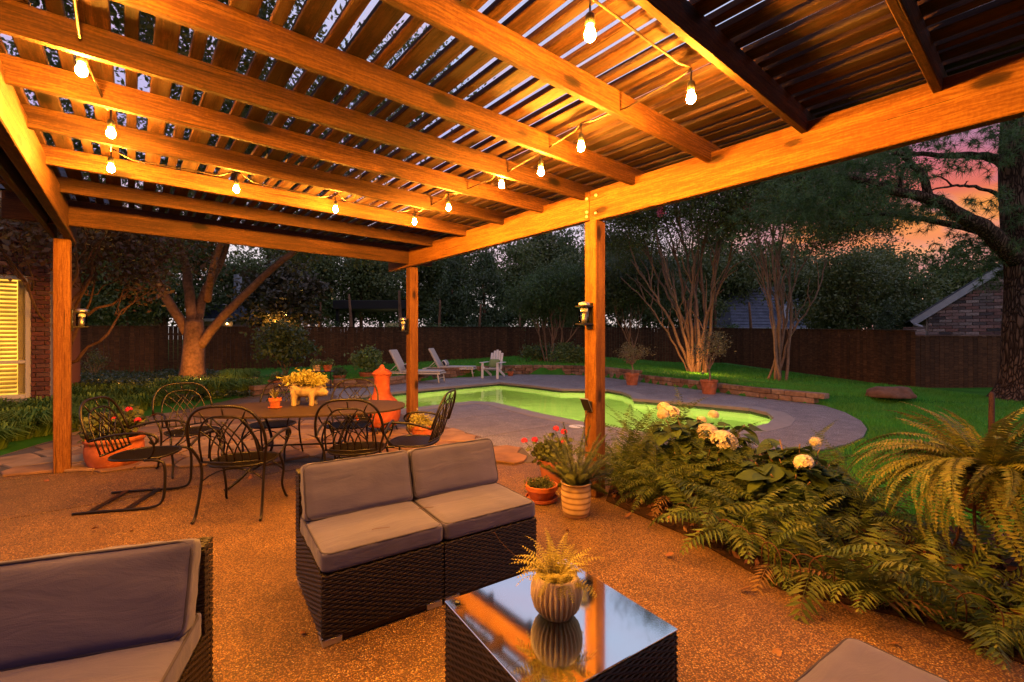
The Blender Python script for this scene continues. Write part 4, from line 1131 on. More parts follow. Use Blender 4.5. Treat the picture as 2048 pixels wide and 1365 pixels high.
def far_tree(kind, seed, px, Y, sc, label, group=None, rz=0, sx_=1.0):
    p = D(px, 676, Y); o = thing('tree' if kind != 'shrub' else 'shrub', label, 'tree' if kind != 'shrub' else 'shrub', (p.x, p.y, hgt(p.x, p.y) if abs(p.x) < 23 and p.y < 35 else 0), rz, group)
    tr, me = proto(kind, seed)
    inst('trunk', tr, o, scale=(sc, sc, sc)); inst('crown', me, o, scale=(sc * sx_, sc, sc)); return o
GRP = 'dark trees beyond the back fence'
far_tree('mag', 1, 565, 25.6, 1.0, 'magnolia lit orange from below, behind the fence right of the forked tree', sx_=1.15)
far_tree('cone', 2, 968, 30, 1.12, 'dark conical evergreen with a visible trunk beyond the fence and loungers', GRP)
far_tree('cone', 3, 905, 33, 1.15, 'dark evergreen just right of the far post beyond the fence', GRP, rz=1)
for i, (k, s, px, Y, sc, lab) in enumerate((('round', 4, 720, 34, 1.25, 'broad tree rising behind the black pavilion roof'), ('round', 5, 640, 33, 1.1, 'broad dark tree between the lit magnolia and the pavilion'), ('round', 4, 490, 31, 1.1, 'leafy tree behind the right limb of the forked tree'),
        ('round', 5, 820, 38, 1.3, 'tall tree directly behind the far post'), ('round', 6, 1040, 36, 1.25, 'broad tree behind the vase shaped myrtle'), ('cone', 2, 1130, 34, 1.3, 'dark evergreen towering just left of the middle post'), ('round', 6, 1200, 31, 1.25, 'dense tree directly behind the middle post'),
        ('round', 4, 1290, 28, 1.05, 'dense tree behind the small shaded myrtle'), ('round', 5, 1370, 30, 1.05, 'dense tree behind the fanned stems of the wide myrtle'), ('round', 4, 590, 37, 1.5, 'tallest hazy tree behind the lit magnolia'), ('round', 6, 900, 42, 1.6, 'distant tall tree behind the evergreens near the far post'),
        ('round', 5, 1090, 42, 1.6, 'distant tall tree seen over the vase shaped myrtle'), ('round', 4, 1240, 36, 1.5, 'distant tall tree just right of the middle post'), ('round', 6, 1450, 37, 1.45, 'distant tree above the grey house roof, left part'), ('round', 5, 760, 44, 1.6, 'distant tall tree above the right end of the pavilion'))):
    far_tree(k, s, px, Y, sc, lab, GRP, rz=i * 1.3)
for i, (k, s, px, Y, sc, lab) in enumerate((('round', 6, 250, 22, .95, 'leafy tree over the fence between left post and forked tree'), ('round', 4, 160, 20, .9, 'leafy tree over the fence just right of the left post'), ('round', 5, 330, 26, 1.1, 'leafy tree directly behind the forked tree'), ('round', 6, 60, 22, 1.2, 'leafy tree behind the brick house corner at left'))):
    far_tree(k, s, px, Y, sc, lab, 'trees left beyond the fence', rz=i * 2.1)
for i, (k, s, px, Y, sc, lab) in enumerate((('round', 5, 1715, 20, .74, 'leafy tree over the right fence above the boulder'), ('round', 6, 1790, 21, .78, 'leafy tree over the right fence left of the brick gable'), ('round', 4, 1640, 24, .85, 'leafy tree over the right fence beside the slim myrtle'), ('round', 6, 1900, 27, 1.0, 'tree with sunset glow behind it above the brick gable'),
        ('cone', 3, 1775, 17.5, .42, 'small dark conifer close behind the right fence'), ('round', 4, 1580, 44, 1.6, 'distant tall tree right of the grey house roof'), ('round', 5, 1740, 40, 1.35, 'distant tree behind the boulder side trees'), ('round', 6, 1490, 46, 1.6, 'distant tall tree over the grey house dormer'))):
    far_tree(k, s, px, Y, sc, lab, 'trees right beyond the fence', rz=i * 1.7)
for i, (px, Y, sc) in enumerate(((700, 26.2, .92), (800, 27, .98), (880, 27.6, .85), (960, 28.3, .78), (1040, 29, .8), (1110, 31, .9), (1180, 31, 1.0), (1240, 30, .95), (1300, 29, .95), (1360, 29, 1.0), (1430, 29, .95), (640, 25.6, .8), (1500, 30, .9))):
    far_tree('shrub', 7 + i % 2, px, Y, sc, 'leafy shrub rising just above the back fence', 'shrubs behind the back fence', rz=i)

# ---- shrubs inside the garden
def shrub(name, label, p, blobs, n, size, mat, seed, clump=.12, ncl=40, asp=.5, stems=5, h=.5, cat='shrub'):
    o = thing(name, label, cat, p); rr = random.Random(seed)
    mb = MB()
    for k in range(stems):
        e = Vector(rr.choice(blobs)[0]) + Vector((rr.uniform(-.2, .2), rr.uniform(-.2, .2), 0)); limb(mb, [(rr.uniform(-.04, .04), rr.uniform(-.04, .04), -.02), (e.x * .4, e.y * .4, e.z * .55), e], .016, .006, 5, .01, rr)
    mb.build('stems', M['bark_crape'], o, smooth=True)
    inst('foliage', crown_mesh('foliage', n, blobs, size, M[mat], seed, clump, ncl, asp, .35), o); return o
def ground(px, py):
    p = G(px, py); 
    for _ in range(6): p = G(px, py, hgt(p.x, p.y))
    return p
p = ground(1080, 724); shrub('rounded_shrub', 'low rounded green shrub left of the middle post on the raised lawn', p, [((-.3, 0, .42), (.62, .5, .36)), ((.4, 0, .36), (.5, .5, .32))], 3200, .10, 'leaf_shrub', 61, .13, 60)
p = ground(1138, 728); shrub('rounded_shrub', 'low rounded green shrub partly hidden by the middle post', p, [((-.1, 0, .42), (.7, .5, .34)), ((.5, .1, .38), (.5, .5, .3))], 3200, .10, 'leaf_shrub', 62, .13, 60)
p = ground(572, 752); shrub('camellia_shrub', 'large loose glossy shrub against the back fence behind the dining table', p, [((-.3, 0, 1.2), (.75, .6, .6)), ((.35, 0, 1.0), (.7, .6, .6)), ((.0, .1, 1.55), (.5, .5, .35)), ((-.75, 0, .9), (.4, .4, .4))], 2600, .15, 'leaf_dark', 63, .16, 60, .5, 9)

# blades: grass clumps and lawn
def blade_mesh(n, r, L, droop, w, mat, seed, spread=.5):
    rng = np.random.default_rng(seed)
    a = rng.uniform(0, 2 * PI, n); rad = r * np.sqrt(rng.random(n))
    b = np.stack([rad * np.cos(a), rad * np.sin(a), np.zeros(n)], 1)
    a2 = a + rng.normal(0, .6, n); out = np.stack([np.cos(a2), np.sin(a2), np.zeros(n)], 1)
    l = L * rng.uniform(.6, 1.1, n)[:, None]; sp = (spread * rng.uniform(.5, 1.3, n))[:, None]
    up = np.array([0, 0, 1.0]); side = np.cross(out, up)
    m = b + up * l * .62 + out * l * sp * .40; e = b + up * l * (.72 - droop * sp) + out * l * sp
    ww = w * rng.uniform(.7, 1.2, n)[:, None]
    v = np.stack([b - side * ww, b + side * ww, m + side * ww * .9, m - side * ww * .9, e], 1).reshape(-1, 3)
    k = np.arange(n)[:, None] * 5
    q = np.concatenate([k + np.array([[0, 1, 2]]), k + np.array([[0, 2, 3]]), k + np.array([[3, 2, 4]])])
    return np_mesh('blades', v, q, mat)
lir = [blade_mesh(260, .13, .42, .35, .0078, M['liriope'], 70 + i, .75) for i in range(3)]
GL = 'grassy clumps edging the flagstone path'
spots = [(225, 838), (180, 836), (205, 858), (160, 850), (245, 815), (70, 872), (30, 880), (95, 852), (15, 848), (60, 835), (130, 820), (185, 812), (330, 806), (380, 800), (430, 796), (480, 790), (505, 784), (350, 795), (408, 790), (455, 782), (-20, 900), (110, 842), (300, 812), (140, 866), (-40, 860), (10, 872), (50, 858), (-10, 838), (85, 868), (240, 800), (275, 822), (30, 828), (165, 800)]
for i, (px, py) in enumerate(spots):
    p = ground(px, py); o = thing('grass_clump', 'arching green grass clump edging the flagstone path on the left', 'grass clump', p, i * 1.1, GL)
    inst('blades', lir[i % 3], o, scale=(1.15 + .55 * ((i * 37) % 10) / 10))
p = ground(478, 762); o = thing('ornamental_grass', 'rounded mound of fine ornamental grass right of the forked tree', 'ornamental grass', p); inst('blades', blade_mesh(900, .30, .55, .5, .006, M['liriope'], 77, .95), o)
p = ground(188, 762); shrub('nandina_shrub', 'thin upright shrub beside the left post in the planting bed', p, [((0, 0, .45), (.28, .25, .3)), ((.1, 0, .75), (.2, .2, .2))], 700, .07, 'leaf_ger', 64, .10, 25, .4, 7)
rng = np.random.default_rng(9)
bed = [ground(*q) for q in ((150, 800), (150, 756), (330, 748), (520, 752), (510, 795), (330, 812))]; bedp = [(q.x, q.y) for q in bed]
X = rng.uniform(min(q[0] for q in bedp), max(q[0] for q in bedp), 30000); Y = rng.uniform(min(q[1] for q in bedp), max(q[1] for q in bedp), 30000)
k = inside_np(X, Y, bedp); X, Y = X[k], Y[k]; Z = height_np(X, Y) + rng.random(len(X)) ** .7 * (.16 + .10 * np.sin(X * 2.1) * np.sin(Y * 1.7))
v, f = leaf_quads(np.stack([X, Y, Z], 1), .085, rng, .5)
tag(inst('ground_cover', np_mesh('ground_cover', v, f, M['cover'])), kind='stuff')
# lawn blades: dense near, coarser far away
rng = np.random.default_rng(10)
off_in = offset(PATIO, .03)
FB = [G(1236, 926), G(1330, 904), G(1450, 900), G(1570, 903), G(1640, 925), G(1705, 985), G(1790, 1040), G(2048, 1075), Vector((3.6, 1.6, 0)), Vector((2.9, .9, 0))]
BEDP = [(p.x, p.y) for p in BED[::-1]] + [(p.x, p.y) for p in FB]
BEDP = [(2.75, .9)] + [(p.x, p.y) for p in BED] + [(p.x, p.y) for p in FB[:-1]] + [(3.6, .6)]
if area(BEDP) < 0: BEDP = BEDP[::-1]
allv = []; allf = []; base_i = 0
for (x0, x1, y0, y1, n_, L, w) in ((2.2, 9, 2.2, 8, 90000, .055, .0035), (5.5, 11.6, 7.5, 13.2, 60000, .065, .006), (-8, 11.4, 11, 20, 75000, .075, .010), (-14, 11.4, 19, 28, 40000, .09, .016)):
    X = rng.uniform(x0, x1, n_); Y = rng.uniform(y0, y1, n_)
    k = ~inside_np(X, Y, off_in) & ~inside_np(X, Y, BEDP) & ~inside_np(X, Y, bedp); X, Y = X[k], Y[k]
    Z = height_np(X, Y); n2 = len(X)
    a = rng.uniform(0, 2 * PI, n2); l = L * rng.uniform(.5, 1.2, n2); ln = rng.normal(0, .45, (n2, 2)) * l[:, None]
    c, s_ = np.cos(a) * w, np.sin(a) * w
    v = np.stack([np.stack([X - c, Y - s_, Z - .005], 1), np.stack([X + c, Y + s_, Z - .005], 1), np.stack([X + ln[:, 0], Y + ln[:, 1], Z + l], 1)], 1).reshape(-1, 3)
    allv.append(v); allf.append(np.arange(n2 * 3).reshape(n2, 3) + base_i); base_i += n2 * 3
tag(inst('grass', np_mesh('grass', np.concatenate(allv), np.concatenate(allf), M['grass'])), kind='stuff')

# ---- mulch bed with ferns and hydrangea
bm = slab(fill_bm(BEDP, (), .012), .05)
structure(bm_obj(bm, 'planting_bed', M['mulch']))
rng = np.random.default_rng(12)
X = rng.uniform(.6, 4.6, 4000); Y = rng.uniform(1.2, 5.6, 4000); k = inside_np(X, Y, offset(BEDP, -.02)); X, Y = X[k], Y[k]
v, f = leaf_quads(np.stack([X, Y, .02 + .02 * rng.random(len(X))], 1), .06, rng, .5, -.2)
tag(inst('leaf_litter', np_mesh('leaf_litter', v, f, M['dead'])), kind='stuff')

def frond(L, npair, pl, a0, a1, mat, seed, pw=.34, tipcut=1.0, sweep=.55, fold=.25, curl=0.0, prof=.75, r=.0022):
    """a fern frond: rachis in the xz plane with paired leaflets"""
    rr = random.Random(seed); mb = MB(); N = npair
    P = []; pos = Vector((0, 0, 0)); yy = 0
    for i in range(N + 1):
        t_ = i / N; a = a0 + (a1 - a0) * t_ ** .85
        P.append(pos.copy()); pos = pos + Vector((math.cos(a), math.sin(curl * t_) * .6, math.sin(a))) * (L / N)
    mb.tube(P[::2] + [P[-1]], [r * (1.1 - .9 * i / (len(P[::2]))) for i in range(len(P[::2]) + 1)], 4)
    st = max(1, int(N * .12))
    for i in range(st, N):
        t_ = (i - st) / (N - st); T = (P[i + 1] - P[i]).normalized() if i < N else T
        Bn = T.cross(Vector((0, 1, 0))).normalized(); Sd = Vector((0, 1, 0))
        if Bn.z < 0: Bn = -Bn
        l = pl * (math.sin(PI * min(1, (.16 + .84 * t_)) ** prof) ** .8 * .96 + .04) * rr.uniform(.9, 1.08)
        w = L / N * .5 * (.95 if pw is None else pw * 2.6)
        for sg in (-1, 1):
            swp = sweep * rr.uniform(.8, 1.2); lj = l * rr.uniform(.82, 1.1) * (1 if rr.random() > .04 else .45)
            d = (Sd * sg * math.cos(swp) + T * math.sin(swp) - Bn * (fold * rr.uniform(.2, 1.5))).normalized()
            e = P[i] + d * lj - Vector((0, 0, lj * rr.uniform(.05, .18))); m1 = P[i] + d * lj * .38
            mb.add([P[i], m1 + T * w * .55 + Bn * .002, e, m1 - T * w * .55 + Bn * .002], [(0, 1, 2, 3)] if sg > 0 else [(0, 3, 2, 1)])
    return mb.mesh('frond', mat)
FR = [frond(.66, 19, .150, R(80), R(-35), M['fern'], 81, .56, prof=.62), frond(.58, 17, .155, R(66), R(-55), M['fern'], 82, .58, prof=.6), frond(.72, 21, .140, R(82), R(-5), M['fern'], 83, .54, curl=.4, prof=.62), frond(.54, 16, .160, R(56), R(-45), M['fern'], 84, .6, curl=-.5, prof=.6), frond(.62, 18, .145, R(70), R(-70), M['fern'], 85, .56, prof=.62)]
FL = [frond(.72, 34, .075, R(84), R(10), M['fern'], 86, .34, prof=.6), frond(.66, 32, .080, R(76), R(-20), M['fern'], 87, .34, curl=.5, prof=.6), frond(.60, 30, .080, R(70), R(-40), M['fern'], 88, .34, curl=-.4, prof=.6)]
FRD = frond(.55, 17, .09, R(48), R(-75), M['deadfern'], 89, .45, prof=.6, curl=.5)
def fern(label, p, nf, sc, seed, group='ferns filling the bed beside the patio', meshes=FR):
    o = thing('fern', label, 'fern', p, 0, group); rr = random.Random(seed); a = rr.uniform(0, 6)
    for k in range(nf):
        a += 2.4 + rr.uniform(-.35, .35)
        inst('frond', FRD if k == 2 and seed % 3 == 0 else rr.choice(meshes), o, (rr.uniform(-.03, .03), rr.uniform(-.03, .03), 0), (rr.uniform(-.35, .35), rr.uniform(-.30, .30), a), sc * rr.uniform(.72, 1.15))
    return o
ORD = ('first', 'second', 'third', 'fourth', 'fifth', 'sixth', 'seventh', 'eighth', 'ninth', 'tenth', 'eleventh', 'twelfth', 'thirteenth', 'fourteenth', 'fifteenth', 'sixteenth')
rr = random.Random(55)
zones = [
  ('%s feathery lacy fern counted from the middle post towards the hydrangea', [(1250, 960), (1300, 955), (1350, 968), (1245, 995), (1300, 1010), (1400, 985), (1280, 935), (1340, 930), (1355, 1015), (1230, 965), (1265, 985)], 1.28, FL, 17),
  ('%s lamp-lit fern from the left in the middle stretch of the bed', [(1405, 1062), (1470, 1098), (1440, 1030), (1510, 1060), (1550, 1140), (1585, 1105), (1490, 1010), (1640, 1170), (1545, 1020), (1610, 1060)], 1.0, FR, 9),
  ('%s broad fern from the left at the near end below the big potted fern', [(1700, 1195), (1760, 1215), (1680, 1120), (1780, 1140), (1860, 1180), (1900, 1255), (1990, 1275), (1960, 1200), (2040, 1230), (2100, 1290), (1720, 1070), (1850, 1100), (1960, 1120)], .92, FR, 8),
  ('shaded fern at the back of the bed near the lawn', [(1580, 1000), (1640, 1030), (1690, 1030), (1620, 985), (1760, 1060), (1480, 985), (1530, 985), (1430, 1005), (1720, 1035)], 1.12, FL, 13)]
for lab, pts, sc, fm, nf in zones:
    pts = sorted(pts, key=lambda q: (q[0], q[1]))
    for i, (px, py) in enumerate(pts):
        p = G(px, py, .015); fern(lab if '%s' not in lab else lab % ORD[i], p, rr.randint(nf - 2, nf + 1), sc * rr.uniform(.88, 1.12) * min(1.0, .66 + .10 * p.y), 100 + px, meshes=fm)

# ---- hydrangea
def ovate(L, w, mat, name='leaf', curv=.25):
    mb = MB(); n_ = 6; vs = []
    for i in range(n_ + 1):
        t_ = i / n_; ww = w * math.sin(PI * t_ ** .8) ** .85 if 0 < i < n_ else .002
        z = -curv * L * t_ * t_
        vs += [(L * t_, -ww, z + ww * .30), (L * t_, 0, z), (L * t_, ww, z + ww * .30)]
    fs = []
    for i in range(n_):
        fs += [(i * 3, (i + 1) * 3, (i + 1) * 3 + 1, i * 3 + 1), (i * 3 + 1, (i + 1) * 3 + 1, (i + 1) * 3 + 2, i * 3 + 2)]
    mb.add(vs, fs); return mb.mesh(name, mat, True)
hl = [ovate(.18, .068, M['hyd'], curv=.18), ovate(.15, .058, M['hyd'], curv=.3), ovate(.21, .078, M['hyd'], curv=.12)]
def bloom_mesh(r, seed, mat, n_=95, fl=.026):
    rng = np.random.default_rng(seed); u = rng.normal(size=(n_, 3)); u /= np.linalg.norm(u, axis=1, keepdims=True); u[:, 2] = np.where(u[:, 2] < -.35, -u[:, 2], u[:, 2])
    mb = MB()
    for q in u:
        nrm = Vector(q); c = nrm * r * rng.uniform(.86, 1.06); c.z *= .8; a = nrm.orthogonal().normalized(); b_ = nrm.cross(a); w0 = rng.uniform(0, 6)
        for k in range(4):
            w = w0 + k * PI / 2; d = a * math.cos(w) + b_ * math.sin(w); s_ = a * math.cos(w + PI / 2) + b_ * math.sin(w + PI / 2)
            mb.add([c, c + d * fl * .6 + s_ * fl * .42 + nrm * .004, c + d * fl + nrm * .001, c + d * fl * .6 - s_ * fl * .42 + nrm * .004], [(0, 1, 2, 3)])
    return mb.mesh('flower_head', mat)
hb = [bloom_mesh(.075, 91, M['bloom']), bloom_mesh(.062, 92, M['bloom'], 80)]
def bush(label, base, tips, seed, nleaf=10, blooms=()):
    o = thing('hydrangea', label, 'hydrangea', base); rr = random.Random(seed); mb = MB()
    for tp in tips:
        tp = Vector(tp) - base; limb(mb, [(rr.uniform(-.06, .06), rr.uniform(-.06, .06), 0), (tp.x * .5, tp.y * .5, tp.z * .55), tp], .010, .005, 5, .006, rr)
        for k in range(nleaf):
            t_ = rr.uniform(.55, 1.0); q = Vector((tp.x * t_ * (.5 + .5 * t_), tp.y * t_ * (.5 + .5 * t_), tp.z * (t_ * .95))) + Vector((rr.uniform(-.08, .08), rr.uniform(-.08, .08), rr.uniform(-.03, .03)))
            inst('leaf', rr.choice(hl), o, q, (rr.uniform(-.4, .4), rr.uniform(-.15, .55), rr.uniform(0, 6.28)), rr.uniform(.6, 1.12))
    mb.build('stems', M['bark_crape'], o, smooth=True)
    for q, s_ in blooms: inst('flower_head', rr.choice(hb), o, Vector(q) - base, (rr.uniform(-.3, .3), rr.uniform(-.3, .3), rr.uniform(0, 6)), s_ * 1.25)
    return o
by = 4.35
hbase = Vector((D(1400, 676, by).x, by, .01))
bush('hydrangea shrub with cream flower heads rising above the ferns in front of the pool', hbase, [D(1330, 838, by), D(1355, 835, by - .1), D(1405, 870, by - .15), D(1450, 885, by - .3), D(1395, 835, by + .1), D(1450, 850, by), D(1480, 870, by), D(1380, 905, by - .3), D(1330, 890, by + .1), D(1420, 900, by - .35), D(1375, 860, by + .1), D(1490, 850, by + .15), D(1350, 905, by - .25), D(1440, 920, by - .4), D(1480, 910, by - .2), D(1310, 870, by)], 93, 22,
     [(D(1328, 815, by), .72), (D(1342, 826, by - .08), .78), (D(1326, 829, by - .12), .66), (D(1415, 866, by - .12), 1.0), (D(1448, 884, by - .28), 1.18), (D(1427, 830, by + .1), .6), (D(1403, 842, by + .15), .5)])
by2 = 3.75; h2 = Vector((D(1600, 676, by2).x, by2, .01))
bush('hydrangea shrub with broad dark leaves and one drooping bloom beside the lawn', h2, [D(1560, 880, by2 + .2), D(1600, 890, by2), D(1640, 900, by2 + .1), D(1620, 935, by2 - .15), D(1560, 920, by2), D(1530, 900, by2 + .2), D(1660, 930, by2 + .1), D(1590, 950, by2 - .2), D(1540, 950, by2 - .1), D(1650, 960, by2), D(1575, 900, by2 + .3), D(1620, 965, by2 - .3), D(1510, 925, by2 + .1), D(1670, 955, by2)], 94, 22, [(D(1608, 926, by2 - .25), .85), (D(1632, 885, by2 + .25), .55)])

# ---- Boston fern on a stand at the right
BF = [frond(.74, 42, .066, R(48), R(-78), M['boston'], 95, .74, fold=.12, sweep=.18, prof=.55), frond(.66, 38, .064, R(62), R(-62), M['boston'], 96, .74, fold=.12, sweep=.18, prof=.55), frond(.66, 38, .064, R(28), R(-88), M['boston'], 97, .74, fold=.12, sweep=.2, prof=.55, curl=.4), frond(.54, 32, .060, R(82), R(0), M['boston'], 98, .72, fold=.12, sweep=.2, prof=.55, curl=-.3), frond(.70, 40, .064, R(55), R(-85), M['boston'], 99, .74, fold=.2, sweep=.18, prof=.55, curl=.7), frond(.62, 36, .062, R(40), R(-60), M['boston'], 90, .74, fold=.2, sweep=.18, prof=.55, curl=-.7)]
bp_ = D(1972, 945, 2.75)
bf = thing('boston_fern', 'big arching potted fern on a tall iron stand at the right edge', 'potted plant', bp_ - Vector((0, 0, bp_.z)))
z0 = bp_.z
mb = MB(); mb.lathe([(.10, z0 - .22), (.13, z0 - .12), (.15, z0 - .02), (.155, z0), (.14, z0), (.13, z0 - .03), (0, z0 - .03)], 18); mb.build('pot', M['terra'], bf, smooth=True)
mb = MB()
for k in range(4):
    w = k * PI / 2 + .4; c_, s_ = math.cos(w), math.sin(w); mb.tube(bez((.13 * c_, .13 * s_, z0 - .12), (.16 * c_, .16 * s_, z0 - .3), (.06 * c_, .06 * s_, .3), (.20 * c_, .20 * s_, .012), 8), .008, 5)
mb.tube([(.11 * math.cos(w), .11 * math.sin(w), z0 - .235) for w in [2 * PI * k / 12 for k in range(12)]], .008, 5, True); mb.build('stand', M['rust'], bf, smooth=True)
rr = random.Random(66); a = 0
for k in range(135):
    a += 2.399 + rr.uniform(-.2, .2)
    inst('frond', (FRD if k % 19 == 7 else BF[(0, 1, 2, 4, 5)[k % 5]]) if k < 105 else BF[3], bf, (.05 * math.cos(a), .05 * math.sin(a), z0 - .02), (rr.uniform(-.5, .5), rr.uniform(-.30, .42), a + rr.uniform(-.3, .3)), rr.uniform(.78, 1.22))
st = thing('garden_stake', 'rounded rusty metal post standing in the lawn behind the big potted fern', 'post', G(1983, 905))
hh = (905 - 784) / F * st.location.y
mb = MB(); mb.tube([(0, 0, -.05), (0, 0, hh * .5), (.005, 0, hh * .96), (.005, 0, hh)], [.030, .030, .028, .012], 8); mb.tube([(-.03, -.03, hh * .32), (-.07, -.05, hh * .36), (-.08, -.05, hh * .43)], .012, 5); mb.build('shaft', M['rust'], st, smooth=True)
# ---- wire edging hoops
ed = thing('wire_edging', 'low rusty wire hoop edging along the fern bed at lower right', 'edging', (0, 0, 0))
ep = [G(1330, 1060), G(1400, 1092), G(1480, 1135), G(1560, 1185), G(1690, 1212), G(1800, 1240), G(1900, 1275), G(2048, 1338)]; ecp = crom(ep, 6); ecm = [0]
for i in range(1, len(ecp)): ecm.append(ecm[-1] + (ecp[i] - ecp[i - 1]).length)
s_ = .05
while s_ + .16 < ecm[-1]:
    p, tg = along(ecp, ecm, s_); nr = Vector((tg.y, -tg.x, 0)); nr = nr if nr.x > 0 else -nr; p = p + nr * .06
    pts = [p, p + Vector((0, 0, .15))] + [p + tg * (.08 - .08 * math.cos(w)) + Vector((0, 0, .15 + .08 * math.sin(w))) for w in [PI * k / 8 for k in range(1, 8)]] + [p + tg * .16 + Vector((0, 0, .15)), p + tg * .16]
    MB().tube(pts, .0035, 5).build('wire_hoop', M['rust'], ed, smooth=True); s_ += .115
# ---- boulder
p = ground(1782, 797); bm = bmesh.new(); bmesh.ops.create_icosphere(bm, subdivisions=4, radius=1)
from mathutils import noise as mn
for v in bm.verts:
    q = v.co.copy(); k = 1 + .16 * mn.noise(q * 1.6) + .06 * mn.noise(q * 4.5); v.co = Vector((q.x * .50 * k, q.y * .34 * k, max(-.1, min(q.z, .75)) * .26 * k + .06))
bo = bm_obj(bm, 'boulder', M['boulder'], None, True); bo.location = p; tag(bo, 'flat-topped brown boulder lying on the lawn by the right fence', 'boulder')
# ================================================================== FURNITURE
def cushion_mesh(w, d, h, seed, bulge=.008, wr=.0045, name='cushion', r=.026):
    bm = bmesh.new(); bmesh.ops.create_cube(bm, size=2); bmesh.ops.subdivide_edges(bm, edges=bm.edges[:], cuts=22, use_grid_fill=True)
    a = Vector((w / 2, d / 2, h / 2)); rr = min(r, h * .45); inn_ = a - Vector((rr, rr, rr)); o = Vector((seed * 3.1, seed * 1.7, 0))
    for v in bm.verts:
        q = Vector((v.co.x * a.x, v.co.y * a.y, v.co.z * a.z)); c = Vector([max(-inn_[i], min(inn_[i], q[i])) for i in range(3)]); e = q - c
        p = c + e.normalized() * rr if e.length > 1e-6 else q
        fx, fy = 1 - abs(v.co.x) ** 3, 1 - abs(v.co.y) ** 3
        if abs(v.co.z) > .98: p.z += math.copysign(bulge * fx * fy, v.co.z) + wr * (mn.noise(Vector((p.x * 5, p.y * 13, 0)) + o) + .6 * mn.noise(Vector((p.x * 14, p.y * 5, 3)) + o))
        else:
            k = mn.noise(Vector((p.x * 22, p.y * 22, p.z * 8)) + o) * wr * 1.3 + .006
            if abs(v.co.x) > .98: p.x += math.copysign(k, v.co.x)
            if abs(v.co.y) > .98: p.y += math.copysign(k, v.co.y)
        v.co = p
    me = bpy.data.meshes.new(name); bm.to_mesh(me); bm.free(); me.materials.append(M['cushion']); me.polygons.foreach_set('use_smooth', [True] * len(me.polygons))
    # piping along both edges
    mb = MB(); c = .045
    for sg in (-1, 1):
        pts = []
        for (sx_, sy_, w0) in ((1, 1, 0), (-1, 1, 90), (-1, -1, 180), (1, -1, 270)):
            for k in range(5):
                t_ = R(w0 + k * 22.5); pts.append((sx_ * (w / 2 - c) + c * math.cos(t_) * .98, sy_ * (d / 2 - c) + c * math.sin(t_) * .98, sg * (h / 2 - .012)))
        mb.tube(pts, .0055, 6, True)
    return me, mb.mesh('piping', M['piping'], True)
def weave(mb, o, ux, uz, w, h, strand=.0115, per=.030, amp=.0030):
    """one woven panel: rows of flat strands going over and under"""
    o, ux, uz = Vector(o), Vector(ux).normalized(), Vector(uz).normalized(); n_ = ux.cross(uz)
    rows = int(h / strand); nc = int(w / per) * 3
    for r_ in range(rows):
        z0_, z1_ = r_ * h / rows, (r_ + 1) * h / rows; vs = []
        for c in range(nc + 1):
            x = c * w / nc; ph = amp * math.cos(2 * PI * (c / 6) + PI * (r_ % 2))
            for z, e in ((z0_ + .0006, -.0016), ((z0_ + z1_) / 2, .0012), (z1_ - .0006, -.0016)): vs.append(o + ux * x + uz * z + n_ * (ph + e))
        fs = []
        for c in range(nc): fs += [(c * 3 + k, c * 3 + 3 + k, c * 3 + 4 + k, c * 3 + 1 + k) for k in (0, 1)]
        mb.add(vs, fs)
W_, SD, SH, BH = .622, .72, .335, .665
def module_parts():
    """armless wicker seat module; front faces -y, origin at front-left floor corner"""
    z0 = .035; P = {}
    mb = MB(); weave(mb, (0, 0, z0), (1, 0, 0), (0, 0, 1), W_, SH - z0); P['front_panel'] = mb.mesh('front_panel', M['wicker'])
    mb = MB(); weave(mb, (0, SD, z0), (0, -1, 0), (0, 0, 1), SD, SH - z0)
    # the back's side cheek
    weave(mb, (0, SD, SH), (0, -1, 0), (0, .0, 1), .10, BH - SH)
    P['side_panel_a'] = mb.mesh('side_panel', M['wicker'])
    mb = MB(); weave(mb, (W_, 0, z0), (0, 1, 0), (0, 0, 1), SD, SH - z0); weave(mb, (W_, SD - .10, SH), (0, 1, 0), (0, 0, 1), .10, BH - SH); P['side_panel_b'] = mb.mesh('side_panel', M['wicker'])
    mb = MB(); weave(mb, (W_, SD, z0), (-1, 0, 0), (0, 0, 1), W_, BH - z0); weave(mb, (0, SD - .10, SH), (1, 0, 0), (0, 0, 1), W_, BH - SH); weave(mb, (0, SD - .10, BH), (1, 0, 0), (0, 1, 0), W_, .10); P['backrest'] = mb.mesh('backrest', M['wicker'])
    mb = MB(); weave(mb, (0, 0, SH), (1, 0, 0), (0, 1, 0), W_, SD - .1); mb.box((W_ / 2, SD / 2, SH / 2), (W_ - .02, SD - .02, SH - .02)); mb.box((W_ / 2, SD - .05, (SH + BH) / 2 - .02), (W_ - .02, .08, BH - SH - .02)); P['seat_frame'] = mb.mesh('seat_frame', M['wicker'])
    mb = MB(); mb.box((0, 0, .016), (.09, .09, .036), .004); P['foot'] = mb.mesh('foot', M['alu'])
    return P
MP = module_parts()
